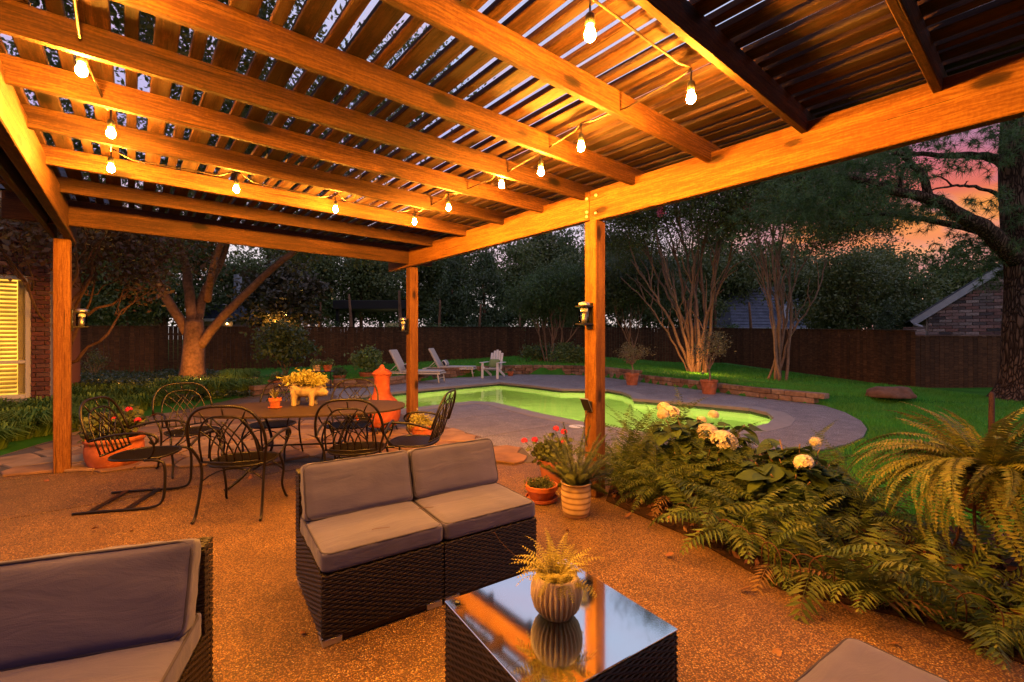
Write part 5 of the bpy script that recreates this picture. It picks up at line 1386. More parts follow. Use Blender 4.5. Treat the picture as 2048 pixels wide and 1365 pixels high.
def module(label, loc, rz, group=None, back=True, name='wicker_sofa_module', seed=1, cat='sofa'):
    o = thing(name, label, cat, loc, rz, group)
    for k in ('front_panel', 'side_panel_a', 'side_panel_b', 'seat_frame', 'backrest'): inst(k.replace('_a', '').replace('_b', '') if k.startswith('side') else k, MP[k], o)
    for x in (.05, W_ - .05):
        for y in (.05, SD - .05): inst('foot', MP['foot'], o, (x, y, 0))
    sm, pm = cushion_mesh(W_ - .012, .60, .105, seed, name='seat_cushion'); s_ = inst('seat_cushion', sm, o, (W_ / 2, .305, SH + .056)); inst('piping', pm, s_)
    bm_, pm = cushion_mesh(W_ - .015, .300, .115, seed + 5, .012, .005, 'back_cushion'); b_ = inst('back_cushion', bm_, o, (W_ / 2, SD - .205, SH + .105 + .138), (R(71), 0, 0)); inst('piping', pm, b_)
    return o
sa = math.atan2(.56, .83)
SO = Vector((-.885, 2.115, 0)); SDIR = Vector((math.cos(sa), math.sin(sa), 0))
module('left wicker loveseat section with mauve cushions behind the coffee table', SO, sa, None, seed=1)
module('right wicker loveseat section with mauve cushions beside the flower pots', SO + SDIR * (W_ + .006), sa, None, seed=2)
# left foreground chair: front faces the camera's left
ca = R(19); tgt = Vector((-1.185, 1.80))
cl_ = Vector((math.cos(ca), math.sin(ca))); cn = Vector((-math.sin(ca), math.cos(ca)))
org_ = tgt - cl_ * W_ - cn * SD
module('wicker chair with mauve cushions cut off by the lower left corner', (org_.x, org_.y, 0), ca, None, seed=3)
# ottoman at the lower right
oa = R(33.6); oc = Vector((1.148, 1.545)); ox = Vector((math.cos(oa), math.sin(oa))); oy = Vector((-ox.y, ox.x))
og_ = oc - ox * (W_ - .012) - oy * .60
ot = thing('ottoman', 'wicker ottoman with pale mauve cushion cut off by the bottom edge', 'ottoman', (og_.x, og_.y, 0), oa)
mb = MB(); weave(mb, (0, 0, .035), (1, 0, 0), (0, 0, 1), W_, SH - .035); weave(mb, (W_, 0, .035), (0, 1, 0), (0, 0, 1), .61, SH - .035); weave(mb, (W_, .61, .035), (-1, 0, 0), (0, 0, 1), W_, SH - .035); weave(mb, (0, .61, .035), (0, -1, 0), (0, 0, 1), .61, SH - .035); mb.box((W_ / 2, .305, SH / 2 + .015), (W_ - .02, .59, SH - .02)); mb.build('base', M['wicker'], ot)
for x in (.05, W_ - .05):
    for y in (.05, .56): inst('foot', MP['foot'], ot, (x, y, 0))
sm, pm = cushion_mesh(W_ - .012, .60, .105, 9, name='seat_cushion'); s_ = inst('seat_cushion', sm, ot, (W_ / 2, .305, SH + .056)); inst('piping', pm, s_)
# coffee table
TZ = .40; tcn = Vector((.165, 1.725, 0)); ta = R(33.7); TS = .62
ct = thing('coffee_table', 'square wicker coffee table with reflective glass top', 'coffee table', tcn, ta)
h = TS / 2
for k in range(4):
    w = k * PI / 2; rm = Matrix.Rotation(w, 3, 'Z'); mb = MB(); weave(mb, rm @ Vector((-h, -h, .02)), rm @ Vector((1, 0, 0)), (0, 0, 1), TS, TZ - .032); mb.build('side_panel', M['wicker'], ct)
mb = MB(); weave(mb, (-h, -h, TZ - .016), (1, 0, 0), (0, 1, 0), TS, TS, .014, .034); mb.box((0, 0, TZ / 2), (TS - .02, TS - .02, TZ - .06)); mb.build('top_frame', M['wicker'], ct)
MB().box((0, 0, TZ - .001), (TS + .004, TS + .004, .006), .0015).build('glass_top', M['glasstop'], ct)
for x in (-h + .045, h - .045):
    for y in (-h + .045, h - .045): MB().box((x, y, TZ - .0075), (.022, .022, .006), .001).build('glass_spacer', M['white'], ct)
def wl(px, py, z): return G(px, py, z)
p = wl(915, 1206, TZ + .003); mb = MB().lathe([(.010, 0), (.012, .003), (.010, .006), (0, .006)], 12); tag(mb.build('bottle_cap', M['plastic'], None, p, smooth=True), 'small dark bottle cap on the left corner of the coffee table', 'cap')
# ribbed planter with small fern
p = wl(1117, 1253, TZ + .003) + Vector((0, .075, 0)); pr = .085
pl = thing('planter', 'ribbed cream pot with a small golden fern on the coffee table', 'potted plant', (p.x, p.y, TZ + .0025))
prof = [(.045, 0), (.060, .004), (.082, .035), (.093, .075), (.092, .11), (.080, .145), (.074, .152), (.068, .150), (.066, .125), (0, .122)]
def rib(r_, z, w): return r_ * (1 + .06 * math.cos(w * 30) * (1 if .01 < z < .14 and r_ > .066 else 0))
MB().lathe(prof[:-1], 180, fn=rib).build('pot', M['ribpot'], pl, smooth=True)
MB().lathe([(.067, .128), (0, .132)], 20).build('soil', M['soil'], pl)
SF = [frond(.18, 15, .034, R(72), R(-15), M['leaf_gold'], 201, .44, fold=.1, sweep=.25, r=.0011, prof=.6), frond(.15, 13, .034, R(58), R(-40), M['leaf_gold'], 202, .44, fold=.1, sweep=.25, r=.001, prof=.6), frond(.20, 17, .030, R(80), R(20), M['leaf_gold'], 203, .44, fold=.1, sweep=.25, r=.001, prof=.6)]
rr = random.Random(77); a = 0
for k in range(58):
    a += 2.399; inst('frond', SF[k % 3] if k % 5 else SF[1], pl, (.03 * math.cos(a), .03 * math.sin(a), .13), (rr.uniform(-.3, .3), rr.uniform(-.35, .45), a), rr.uniform(.65, 1.1))
mb = MB(); mb.tube(bez((0, 0, .14), (-.10, .02, .17), (-.18, .04, .20), (-.24, .05, .29), 10), .0012, 4); mb.build('runner', M['rust'], pl)

# ---- dining set of wrought iron
DT = Vector((-2.16, 4.74, 0)); da = R(10)
dt = thing('dining_table', 'long oval wrought iron dining table with pig planter on it', 'table', DT, da)
L2_, W2 = 1.02, .54
def race(a, b_, n_=40, e=2.6): return [(math.copysign(abs(math.cos(w)) ** (2 / e), math.cos(w)) * a, math.copysign(abs(math.sin(w)) ** (2 / e), math.sin(w)) * b_) for w in [2 * PI * k / n_ for k in range(n_)]]
rc = race(L2_, W2); mb = MB(); n_ = len(rc)
mb.add([(x, y, .708) for x, y in rc] + [(x, y, .724) for x, y in rc] + [(x * .99, y * .985, .727) for x, y in rc], [tuple(range(n_))[::-1], tuple(range(2 * n_, 3 * n_))] + [(k, (k + 1) % n_, n_ + (k + 1) % n_, n_ + k) for k in range(n_)] + [(n_ + k, n_ + (k + 1) % n_, 2 * n_ + (k + 1) % n_, 2 * n_ + k) for k in range(n_)])
mb.build('tabletop', M['tabletop'], dt)
for sx_ in (-1, 1):
    for sy_ in (-1, 1):
        mb = MB(); mb.tube(bez((sx_ * .50, sy_ * .26, .705), (sx_ * .42, sy_ * .22, .45), (sx_ * .30, sy_ * .12, .35), (sx_ * .42, sy_ * .22, .20), 10) + bez((sx_ * .42, sy_ * .22, .20), (sx_ * .50, sy_ * .28, .10), (sx_ * .55, sy_ * .32, .04), (sx_ * .62, sy_ * .36, .012), 6)[1:], .014, 7); mb.build('leg', M['iron'], dt, smooth=True)
mb = MB()
for sx_ in (-1, 1): mb.tube([(sx_ * .36, -.17, .34), (sx_ * .36, .17, .34)], .010, 6)
mb.tube([(-.36, 0, .34), (.36, 0, .34)], .010, 6); mb.build('stretcher', M['iron'], dt, smooth=True)
# chair meshes: seat faces +y
def by(z): return -.215 - .17 * max(0, (z - .42)) / .5
def hoop(wb, wt, zt, n_=18, z0=.45, e=.62):
    pts = []
    for i in range(n_ + 1):
        w = PI * i / n_; x = -math.cos(w); z = math.sin(w)
        xx = math.copysign(abs(x) ** e, x) * wb; zz = z0 + (zt - z0) * abs(z) ** .75
        pts.append((xx, by(zz), zz))
    return pts
def tube_me(name, *tubes, n=6):
    mb = MB()
    for pts, r_ in tubes: mb.tube(pts, r_, n)
    return mb.mesh(name, M['iron'], True)
CM = {}
outer = hoop(.285, .285, .925, 22, .60)
arms = []
for sg in (-1, 1):
    arms.append(crom([(sg * .285, by(.60), .60), (sg * .300, -.10, .645), (sg * .305, .06, .655), (sg * .300, .17, .64), (sg * .295, .215, .595), (sg * .285, .185, .555), (sg * .28, .15, .575)], 5))
CM['back_hoop'] = tube_me('back_hoop', (outer, .0115))
CM['inner_arch'] = tube_me('inner_arch', (hoop(.215, .2, .845, 18, .47), .008))
CM['arm'] = [tube_me('arm', (a_, .0115)) for a_ in arms]
CM['arm_support'] = [tube_me('arm_support', (bez((sg * .295, .14, .645), (sg * .31, .20, .56), (sg * .26, .20, .50), (sg * .235, .12, .42), 8), .009)) for sg in (-1, 1)]
def curve_bar(x0, x1, zt, bow=.04):
    p = []
    for i in range(9):
        t_ = i / 8; z = .46 + (zt - .46) * t_; x = x0 + (x1 - x0) * (t_ ** 1.5) + bow * math.sin(PI * t_) * (1 if x0 < x1 else -1) * -.5
        p.append((x, by(z) + .002 * (1 if x0 < x1 else -1), z))
    return p
bars = []
for k, x0 in enumerate((-.15, -.09, -.03, .03)): bars.append(tube_me('back_bar', (curve_bar(x0, x0 + .17, (.80, .83, .80, .74)[k]), .0062), n=5))
for k, x0 in enumerate((.15, .09, .03, -.03)): bars.append(tube_me('back_bar', (curve_bar(x0, x0 - .17, (.80, .83, .80, .74)[k]), .0062), n=5))
for x0, x1, z in ((-.13, -.165, .885), (0, 0, .915), (.13, .165, .885)): bars.append(tube_me('back_bar', ([(x0, by(z - .08), z - .075), (x1, by(z), z - .003)], .0062), n=5))
CM['bars'] = bars
CM['bottom_rail'] = tube_me('bottom_rail', ([(-.225, by(.46), .465), (0, by(.46) - .02, .455), (.225, by(.46), .465)], .009))
sr = [(math.copysign(abs(math.cos(w)) ** .8, math.cos(w)) * .245, math.copysign(abs(math.sin(w)) ** .8, math.sin(w)) * .235, .42) for w in [2 * PI * k / 28 for k in range(28)]]
mb = MB(); mb.tube(sr, .0105, 6, True); CM['seat_rim'] = mb.mesh('seat_rim', M['iron'], True)
mb = MB(); g = .0125
k = -19
while k <= 19:
    q = k * g; hx = .240 * math.sqrt(max(0, 1 - (abs(q) / .238) ** 2.5)) 
    mb.box((0, q, .4195 + .002), (2 * hx, .0048, .0022)); mb.box((q, 0, .4195), (.0048, 2 * hx * .96, .0022)); k += 1
CM['seat_mesh'] = mb.mesh('seat_mesh', M['iron'])
legs = []
for sg in (-1, 1):
    legs.append(tube_me('leg', (crom([(sg * .285, by(.60), .60), (sg * .24, -.20, .44), (sg * .235, -.215, .25), (sg * .245, -.27, .05), (sg * .25, -.31, .012)], 5), .011)))
    legs.append(tube_me('leg', (crom([(sg * .235, .13, .42), (sg * .25, .18, .30), (sg * .235, .19, .15), (sg * .25, .225, .04), (sg * .255, .255, .012)], 5), .011)))
CM['legs'] = legs
CM['apron'] = [tube_me('apron', (bez((-.235, -.20, .30), (-.10, -.20, .43), (.10, -.20, .43), (.235, -.20, .30), 8), .006)), tube_me('apron', (bez((-.24, .185, .28), (-.10, .19, .43), (.10, .19, .43), (.24, .185, .28), 8), .006))]
sled = []
for sg in (-1, 1): sled.append(tube_me('runner', (crom([(sg * .25, .10, .415), (sg * .25, .20, .405), (sg * .252, .245, .36), (sg * .255, .25, .20), (sg * .26, .235, .07), (sg * .262, .17, .022), (sg * .262, .0, .014), (sg * .262, -.25, .016), (sg * .262, -.40, .012)], 6), .0115)))
CM['sled'] = sled
CM['sled_plate'] = MB().box((0, 0, 0), (.52, .045, .006), .001).mesh('cross_plate', M['iron'])
def chair(label, loc, face, rocker=False):
    """face: direction the seat looks, degrees from +x"""
    o = thing('patio_chair', label, 'chair', loc, R(face - 90), 'wrought iron chairs round the dining table')
    for k in ('back_hoop', 'inner_arch', 'bottom_rail', 'seat_rim', 'seat_mesh'): inst(k, CM[k], o)
    for m_ in CM['arm'] : inst('arm', m_, o)
    for m_ in CM['arm_support']: inst('arm_support', m_, o)
    for m_ in CM['bars']: inst('back_bar', m_, o)
    if rocker:
        for m_ in CM['sled']: inst('runner', m_, o)
        for y in (-.02, -.28): inst('cross_plate', CM['sled_plate'], o, (0, y, .022))
    else:
        for m_ in CM['legs']: inst('leg', m_, o)
        for m_ in CM['apron']: inst('apron', m_, o)
    return o
chair('wrought iron chair nearest the loveseat at the table front left, seen from behind', (-2.27, 3.86, 0), 97)
chair('wrought iron chair at the table front right, half hidden behind the loveseat', (-1.44, 4.24, 0), 96)
chair('wrought iron sled-base chair at the left end of the table', (-3.26, 4.06, 0), 14, True)
chair('wrought iron chair at the back left table corner before the planting bed', (-3.52, 5.02, 0), -38)
chair('wrought iron chair across the table, behind the small cactus pot', (-2.86, 5.42, 0), -88)
chair('wrought iron chair on the far side of the table left of the chimenea', (-1.93, 5.38, 0), -84)
chair('wrought iron sled-base chair at the right end of the table near the far post', (-.98, 4.55, 0), 172, True)

# ---- pig planter
def fuse(mb, name, mat, parent, loc=(0, 0, 0), rot=(0, 0, 0), vox=.008, smooth_it=6):
    o = mb.build('tmp', mat, None); md = o.modifiers.new('r', 'REMESH'); md.mode = 'VOXEL'; md.voxel_size = vox; md.use_smooth_shade = True
    s2 = o.modifiers.new('s', 'SMOOTH'); s2.iterations = smooth_it; s2.factor = .5
    dg = bpy.context.evaluated_depsgraph_get(); me = bpy.data.meshes.new_from_object(o.evaluated_get(dg)); bpy.data.objects.remove(o)
    if not me.materials: me.materials.append(mat)
    return inst(name, me, parent, loc, rot)
pz = .727
pp = G(607, 812, pz); pgp = thing('pig_planter', 'cream stone pig planter filled with golden foliage on the dining table', 'planter', pp + Vector((0, .04, 0)), R(4))
mb = MB(); sx = 1.0
mb.sphere((0, 0, .165), (.155, .092, .082)); mb.sphere((-.06, 0, .17), (.10, .093, .085)); mb.sphere((.12, 0, .165), (.075, .075, .075)); mb.sphere((.165, 0, .145), (.062, .058, .055)); mb.tube([(.18, 0, .14), (.235, 0, .122)], [.040, .030], 10)
for y in (-.052, .052):
    mb.tube([(-.095, y, .15), (-.095, y, .06), (-.10, y, .0)], [.040, .027, .029], 10); mb.tube([(.085, y, .15), (.088, y, .06), (.085, y, .0)], [.036, .025, .028], 10)
    mb.tube([(.145, y * .9, .195), (.155, y * 1.15, .225), (.175, y * 1.25, .232)], [.026, .022, .006], 8)
mb.tube([(-.14, 0, .20), (-.17, .01, .205), (-.178, .0, .185), (-.17, -.012, .18)], .009, 6)
fuse(mb, 'pig', M['stone_pig'], pgp, vox=.007)
MB().lathe([(.11, .228), (0, .235)], 16).build('soil', M['soil'], pgp)
inst('foliage', crown_mesh('foliage', 1500, [((-.06, 0, .29), (.13, .11, .05)), ((.07, .0, .28), (.13, .11, .05)), ((0, 0, .32), (.10, .09, .03)), ((.16, -.02, .25), (.07, .08, .04)), ((-.17, 0, .26), (.06, .07, .03))], .042, M['leaf_gold'], 301, .032, 60, .36, .4), pgp)
p = G(547, 818, pz); cp = thing('cactus_pot', 'small terracotta pot with a spiky succulent on the dining table beside the pig', 'potted plant', p + Vector((0, .03, 0)))
MB().lathe([(.042, .012), (.052, .075), (.060, .075), (.062, .105), (.054, .105), (.050, .09), (0, .088)], 20).build('pot', M['terra2'], cp, smooth=False)
MB().lathe([(.055, 0), (.066, .014), (.062, .016), (.050, .010), (0, .010)], 20).build('saucer', M['terra2'], cp)
spk = MB().add([(0, -.010, 0), (0, .010, 0), (.012, 0, .06), (.045, 0, .12), (.004, .0, .055)], [(0, 1, 2), (2, 1, 3), (2, 3, 0), (0, 4, 1), (0, 3, 4), (1, 4, 3)]).mesh('spike', M['leaf_grey'])
for k in range(14): inst('spike', spk, cp, (0, 0, .088), (0, rnd(-.2, .35), k * 2.4), rnd(.6, 1.1))

# ---- chimenea
p = G(764, 866); ch = thing('chimenea', 'orange clay chimenea with lidded neck behind the dining table', 'chimenea', p)
sc = (866 - 732) / F * p.y / 1.0
prof = [(.16, .10), (.20, .11), (.255, .20), (.275, .30), (.262, .40), (.215, .485), (.150, .545), (.122, .60), (.112, .70), (.112, .80), (.125, .845), (.135, .86), (.128, .875), (.10, .875), (0, .872)]
def swirl(r_, z, w): return r_ * (1 + (.030 * max(0, math.sin(3 * w + z * 26)) if .56 < z < .82 else 0) + .006 * math.sin(z * 160))
pf = []
for i in range(len(prof) - 1):
    for t_ in (0, .25, .5, .75): pf.append((prof[i][0] + (prof[i + 1][0] - prof[i][0]) * t_, prof[i][1] + (prof[i + 1][1] - prof[i][1]) * t_))
mb = MB(); mb.lathe(pf, 40, fn=swirl); mb.v = [(x * sc, y * sc, z * sc) for x, y, z in mb.v]; mb.build('body', M['chim'], ch, smooth=True)
mb = MB().lathe([(.150, .875), (.145, .89), (.10, .935), (.045, .965), (.035, .98), (.030, 1.0), (.012, 1.015), (0, 1.016)], 24); mb.v = [(x * sc, y * sc, z * sc) for x, y, z in mb.v]; mb.build('lid', M['chim'], ch, smooth=True)
mb = MB()
mo = [(.30 * math.sin(w) * .5 - .16, -.235 - .02 * math.cos(w), .30 + .12 * math.cos(w)) for w in [2 * PI * k / 16 for k in range(16)]]
mb.tube([(x * sc, y * sc, z * sc) for x, y, z in mo], .022 * sc, 6, True); mb.build('mouth_rim', M['chim'], ch, smooth=True)
mb = MB(); mb.add([(x * sc, (y - .004) * sc, z * sc) for x, y, z in mo], [tuple(range(16))]); mb.build('mouth_plate', M['plastic'], ch)  # flat black plate standing in for the shade inside the opening
mb = MB(); mb.tube([(.19 * sc * math.cos(w), .19 * sc * math.sin(w), .13 * sc) for w in [2 * PI * k / 16 for k in range(16)]], .012, 6, True)
for k in range(3):
    w = k * 2.094 + .5; mb.tube([(.19 * sc * math.cos(w), .19 * sc * math.sin(w), .13 * sc), (.24 * sc * math.cos(w), .24 * sc * math.sin(w), 0)], .010, 6)
mb.build('stand', M['iron'], ch, smooth=True)

# ---- pots
def pot(name, label, p, rt, h_, mat, saucer=False, rim=.05, belly=0.0, cat='potted plant', nm=None):
    o = thing(name, label, cat, p); z0_ = .022 if saucer else 0; rb_ = rt * (.72 if not belly else .80)
    pr_ = [(rb_, z0_ + .001)]
    for k in range(1, 6): t_ = k / 6; pr_.append((rb_ + (rt * .93 - rb_) * t_ + belly * rt * math.sin(PI * t_), z0_ + (h_ - rim) * t_))
    pr_ += [(rt * .93, z0_ + h_ - rim), (rt, z0_ + h_ - rim + .006), (rt, z0_ + h_ - .006), (rt * .985, z0_ + h_), (rt * .90, z0_ + h_), (rt * .88, z0_ + h_ - .04)]
    MB().lathe(pr_, 32).build('pot', mat, o, smooth=False if not belly else True)
    MB().lathe([(rt * .885, z0_ + h_ - .038), (0, z0_ + h_ - .028)], 20).build('soil', M['soil'], o)
    if saucer: MB().lathe([(rt * .80, 0), (rt * .98, .008), (rt * 1.0, .034), (rt * .95, .034), (rt * .92, .018), (0, .017)], 32).build('saucer', mat, o)
    return o, z0_ + h_ - .03
def geranium(o, z, r, n, size, seed, flowers, mat='leaf_ger'):
    inst('foliage', crown_mesh('foliage', n, [((0, 0, z + r * .55), (r, r, r * .5)), ((r * .3, -.03, z + r * .7), (r * .7, r * .7, r * .35)), ((-r * .4, 0, z + r * .5), (r * .7, r * .7, r * .35))], size, M[mat], seed, .05, 60, .85, .35, 0), o)
    rr = random.Random(seed)
    for i, q in enumerate(flowers):
        q = Vector(q); mb = MB(); mb.tube(bez((q.x * .2, q.y * .2, z), (q.x * .4, q.y * .4, z + (q.z - z) * .5), (q.x * .9, q.y * .9, z + (q.z - z) * .7), q, 6), .0025, 4); st_ = mb.build('flower_stem', M[mat], o)
        inst('flower', bloom_mesh(.028, seed + i, M['red'], 26, .018), st_, q)
p = G(230, 930); o, z = pot('geranium_pot', 'wide terracotta pot of pink geraniums on the flagstones at the left', p, .275, .33, M['terra2'], belly=.10)
geranium(o, z, .26, 1100, .06, 401, [(.20, -.05, z + .34), (.10, -.12, z + .24), (.30, -.05, z + .22)])
p = G(1106, 966); o, z = pot('geranium_pot', 'terracotta pot of red geraniums beside the middle post', p, .15, .22, M['terra'], True)
geranium(o, z, .17, 800, .05, 411, [D(1049, 882, p.y) - p, D(1070, 880, p.y) - p, D(1112, 858, p.y) - p, D(1128, 864, p.y) - p, D(1126, 886, p.y - .05) - p])
p = G(1083, 1000); o, z = pot('low_bowl_pot', 'shallow terracotta bowl on a saucer with mounded fine foliage, near the loveseat end', p, .145, .12, M['terra2'], True, rim=.045)
inst('foliage', crown_mesh('foliage', 1500, [((0, 0, z + .03), (.12, .12, .045))], .028, M['leaf_ger'], 421, .022, 60, .3, .3, -.8), o)
p = G(1152, 1030); o, z = pot('striped_pot', 'cream pot with brown bands holding a foxtail fern, in front of the middle post', p, .125, .275, M['striped'], rim=.02, belly=.10)
def plume(L, seed):
    rng = np.random.default_rng(seed); n_ = 620; t_ = rng.random(n_); r_ = .036 * (1 - t_) ** .5 + .005
    C = np.stack([t_ ** 1.6 * L * .30, np.zeros(n_), t_ * L], 1); a_ = rng.uniform(0, 2 * PI, n_)
    d = np.stack([np.cos(a_), np.sin(a_), np.full(n_, .55)], 1); tip = C + d * r_[:, None] * 1.3; s_ = np.cross(d, [0, 0, 1.0]); s_ /= np.linalg.norm(s_, axis=1, keepdims=True)
    v = np.stack([C - s_ * .0022, C + s_ * .0022, tip], 1).reshape(-1, 3); return np_mesh('plume', v, np.arange(n_ * 3).reshape(n_, 3), M['foxtail'])
PLM = [plume(.48, 431), plume(.38, 432), plume(.28, 433)]
rr = random.Random(88)
for k in range(30):
    a_ = k * 2.399; lean = .08 + .75 * (k / 30) ** 1.1 + (.9 if k in (27, 29) else 0); inst('plume', PLM[0 if k < 9 else 1 if k < 20 else 2], o, (.04 * math.cos(a_), .04 * math.sin(a_), z), (0, lean, a_), rr.uniform(.8, 1.1))
p = G(846, 884); o, z = pot('terracotta_pot', 'terracotta pot of yellow-green foliage at the foot of the far post', p, .17, .24, M['terra2'])
inst('foliage', crown_mesh('foliage', 900, [((0, 0, z + .08), (.17, .17, .09))], .05, M['leaf_gold'], 441, .04, 40, .35, .3), o)
# pots along the far wall
def far_pot(label, px, py, rt, h_, mat, blobs, n, size, lm, seed, clump=.08, asp=.5, name='terracotta_pot', z_=0.0, tree=False):
    p = G(px, py, z_); o, z = pot(name, label, p, rt, h_, mat)
    bl = [((c[0], c[1], z + c[2]), r_) for c, r_ in blobs]
    mb = MB(); rr = random.Random(seed)
    for k in range(9 if tree else 5):
        c = Vector(rr.choice(bl)[0]); st_ = Vector((0, 0, z + (.28 if tree else 0)))
        if tree and k == 0: mb.tube(crom([(0, 0, z - .02), (.03, 0, z + .12), (0, 0, z + .28)], 4), [.03 - .0012 * q for q in range(9)], 6)
        limb(mb, [st_, st_.lerp(c, .5) + Vector((rr.uniform(-.08, .08), rr.uniform(-.08, .08), .03)), c + Vector((rr.uniform(-.15, .15), rr.uniform(-.15, .15), rr.uniform(-.05, .1)))], .014, .004, 5, .012, rr)
    mb.build('stems', M['bark_crape'], o, smooth=True)
    inst('foliage', crown_mesh('foliage', n, bl, size, M[lm], seed, clump, 60, asp, .25), o); return o
far_pot('terracotta pot with thin spreading bonsai-like shrub right of the middle post', 1264, 770, .22, .36, M['terra'], [((-.25, 0, .62), (.38, .3, .18)), ((.25, 0, .65), (.40, .3, .20)), ((0, 0, .80), (.35, .3, .15))], 1300, .055, 'leaf_grey', 451, .09, .35, tree=True)
far_pot('terracotta pot with small leaning tree in front of the crape myrtle stems', 1418, 788, .22, .36, M['terra'], [((-.1, 0, .80), (.42, .35, .25)), ((.25, 0, .95), (.38, .3, .28)), ((.05, 0, 1.15), (.3, .3, .18))], 1500, .06, 'leaf_grey', 452, .09, .4, tree=True)
far_pot('rounded terracotta pot with bushy green shrub left of the loungers', 735, 766, .27, .34, M['terra'], [((0, 0, .35), (.42, .4, .30)), ((.1, 0, .60), (.32, .3, .2)), ((-.15, 0, .5), (.3, .3, .2))], 1700, .11, 'leaf_shrub', 453, .10)
far_pot('small terracotta pot of dark leaves between the shelf pots and the bushy shrub', 679, 768, .20, .28, M['terra'], [((0, 0, .12), (.2, .2, .12))], 500, .08, 'leaf_dark', 454, .06)
far_pot('tiny flower pot beside the white slatted chair by the wall', 1021, 752, .13, .17, M['terra'], [((0, 0, .06), (.1, .1, .06))], 120, .05, 'leaf_dark', 455, .04)
far_pot('broad terracotta pot holding the base of the camellia behind the table', 560, 775, .32, .22, M['terra'], [((0, 0, .1), (.25, .2, .10))], 400, .08, 'leaf_dark', 456, .06)
# plant stand with two pots
p = G(644, 782); ps = thing('plant_stand', 'thin black plant stand behind the dining table carrying two small pots', 'plant stand', p)
mb = MB()
for x in (-.28, .28):
    for y in (-.12, .12): mb.tube([(x, y, 0), (x, y, .52)], .010, 5)
mb.box((0, 0, .53), (.62, .30, .02), .004); mb.box((0, 0, .15), (.60, .26, .02), .004); mb.build('frame', M['iron'], ps)
for dx, mt, lab in ((-.14, 'striped', 'small grey-green glazed pot on the black plant stand'), (.15, 'terra2', 'small terracotta pot on the black plant stand')):
    o, z = pot('flower_pot', lab, p + Vector((dx, 0, .541)), .12, .17, M[mt]); inst('foliage', crown_mesh('foliage', 260, [((0, 0, z + .07), (.12, .12, .08))], .06, M['leaf_shrub'], 460 + int(dx * 100), .05, 20), o)

# ---- loungers and slatted chair by the pool
def lounger(label, p, rz):
    o = thing('sun_lounger', label, 'lounger', p, rz, None)      # foot of the lounger towards +x
    f = MB()
    for y in (-.32, .32): f.box((.05, y, .30), (1.95, .05, .045), .008)
    for x in (-.9, 1.0): f.box((x, 0, .30), (.05, .62, .04), .008)
    f.build('frame', M['lframe'], o)
    for x in (-.62, .93):
        for y in (-.31, .31): MB().tube([(x, y, .30), (x + (.05 if x > 0 else -.05), y, 0)], .022, 7).build('leg', M['lframe'], o, smooth=True)
    MB().box((.94, 0, .14), (.03, .6, .03), .006).build('leg_brace', M['lframe'], o)
    MB().box((.36, 0, .36), (1.28, .60, .06), .022).build('seat_pad', M['linen'], o)
    MB().box((0, 0, 0), (.86, .60, .07), .022).build('back_pad', M['linen'], o, (-.50, 0, .67), (0, R(62), 0))
    for y in (-.28, .28): MB().tube([(-.42, y, .60), (-.75, y, .31)], .013, 6).build('back_prop', M['lframe'], o, smooth=True)
    return o
p1 = G(826, 764); lounger('cream sun lounger with raised back, half hidden behind the far post', p1, R(-8))
p2 = G(898, 753); lz = lounger('cream sun lounger with raised back and striped pillow, right of the far post', p2, R(-6))
me, _ = cushion_mesh(.48, .22, .13, 12, .02, .002, 'lumbar_pillow', .05); me.materials.clear(); me.materials.append(M['stripe'])
pw_ = inst('lumbar_pillow', me, None, p2 + Vector((-.13, -.02, .50)), (R(60), 0, R(84))); tag(pw_, 'white and navy striped pillow on the lounger right of the far post', 'pillow')
me2 = me.copy(); pw2 = inst('lumbar_pillow', me, None, p1 + Vector((-.13, -.02, .50)), (R(60), 0, R(82))); tag(pw2, 'striped pillow peeking past the far post on the left lounger', 'pillow')
st_ = thing('side_table', 'low dark side table between the loungers', 'side table', G(868, 756))
MB().box((0, 0, .33), (.5, .4, .03), .006).build('top', M['iron'], st_)
for x in (-.2, .2):
    for y in (-.15, .15): MB().box((x, y, .16), (.03, .03, .315), .004).build('leg', M['iron'], st_)
p = G(987, 756); ad_ = thing('adirondack_chair', 'white slatted garden chair beside the stone wall behind the pool', 'chair', p, R(-20))   # faces -y
sl2 = MB()
for k in range(5):
    x = -.20 + k * .10; hgt_ = (.62, .70, .74, .70, .62)[k]
    mb = MB(); mb.box((0, 0, hgt_ / 2), (.088, .02, hgt_), .006); mb.build('back_slat', M['white'], ad_, (x, .18, .30), (R(-18), 0, 0))
for k in range(5): MB().box((0, 0, 0), (.52, .085, .02), .005).build('seat_slat', M['white'], ad_, (0, -.30 + k * .105, .36 - k * .022))
for sg in (-1, 1):
    MB().box((0, 0, 0), (.12, .70, .022), .006).build('arm', M['white'], ad_, (sg * .33, -.05, .56))
    MB().box((0, 0, 0), (.09, .025, .56), .006).build('front_leg', M['white'], ad_, (sg * .29, -.34, .275))
    MB().box((0, 0, 0), (.025, .85, .10), .006).build('rear_leg', M['white'], ad_, (sg * .265, .05, .22), (R(-24), 0, 0))
me3, _ = cushion_mesh(.38, .30, .13, 15, .03, .002, 'throw_pillow', .05); me3.materials.clear(); me3.materials.append(M['greenpillow'])
tag(inst('throw_pillow', me3, None, p + Vector((.03, .05, .52)), (R(68), 0, R(-20))), 'pale green pillow on the white slatted chair', 'pillow')

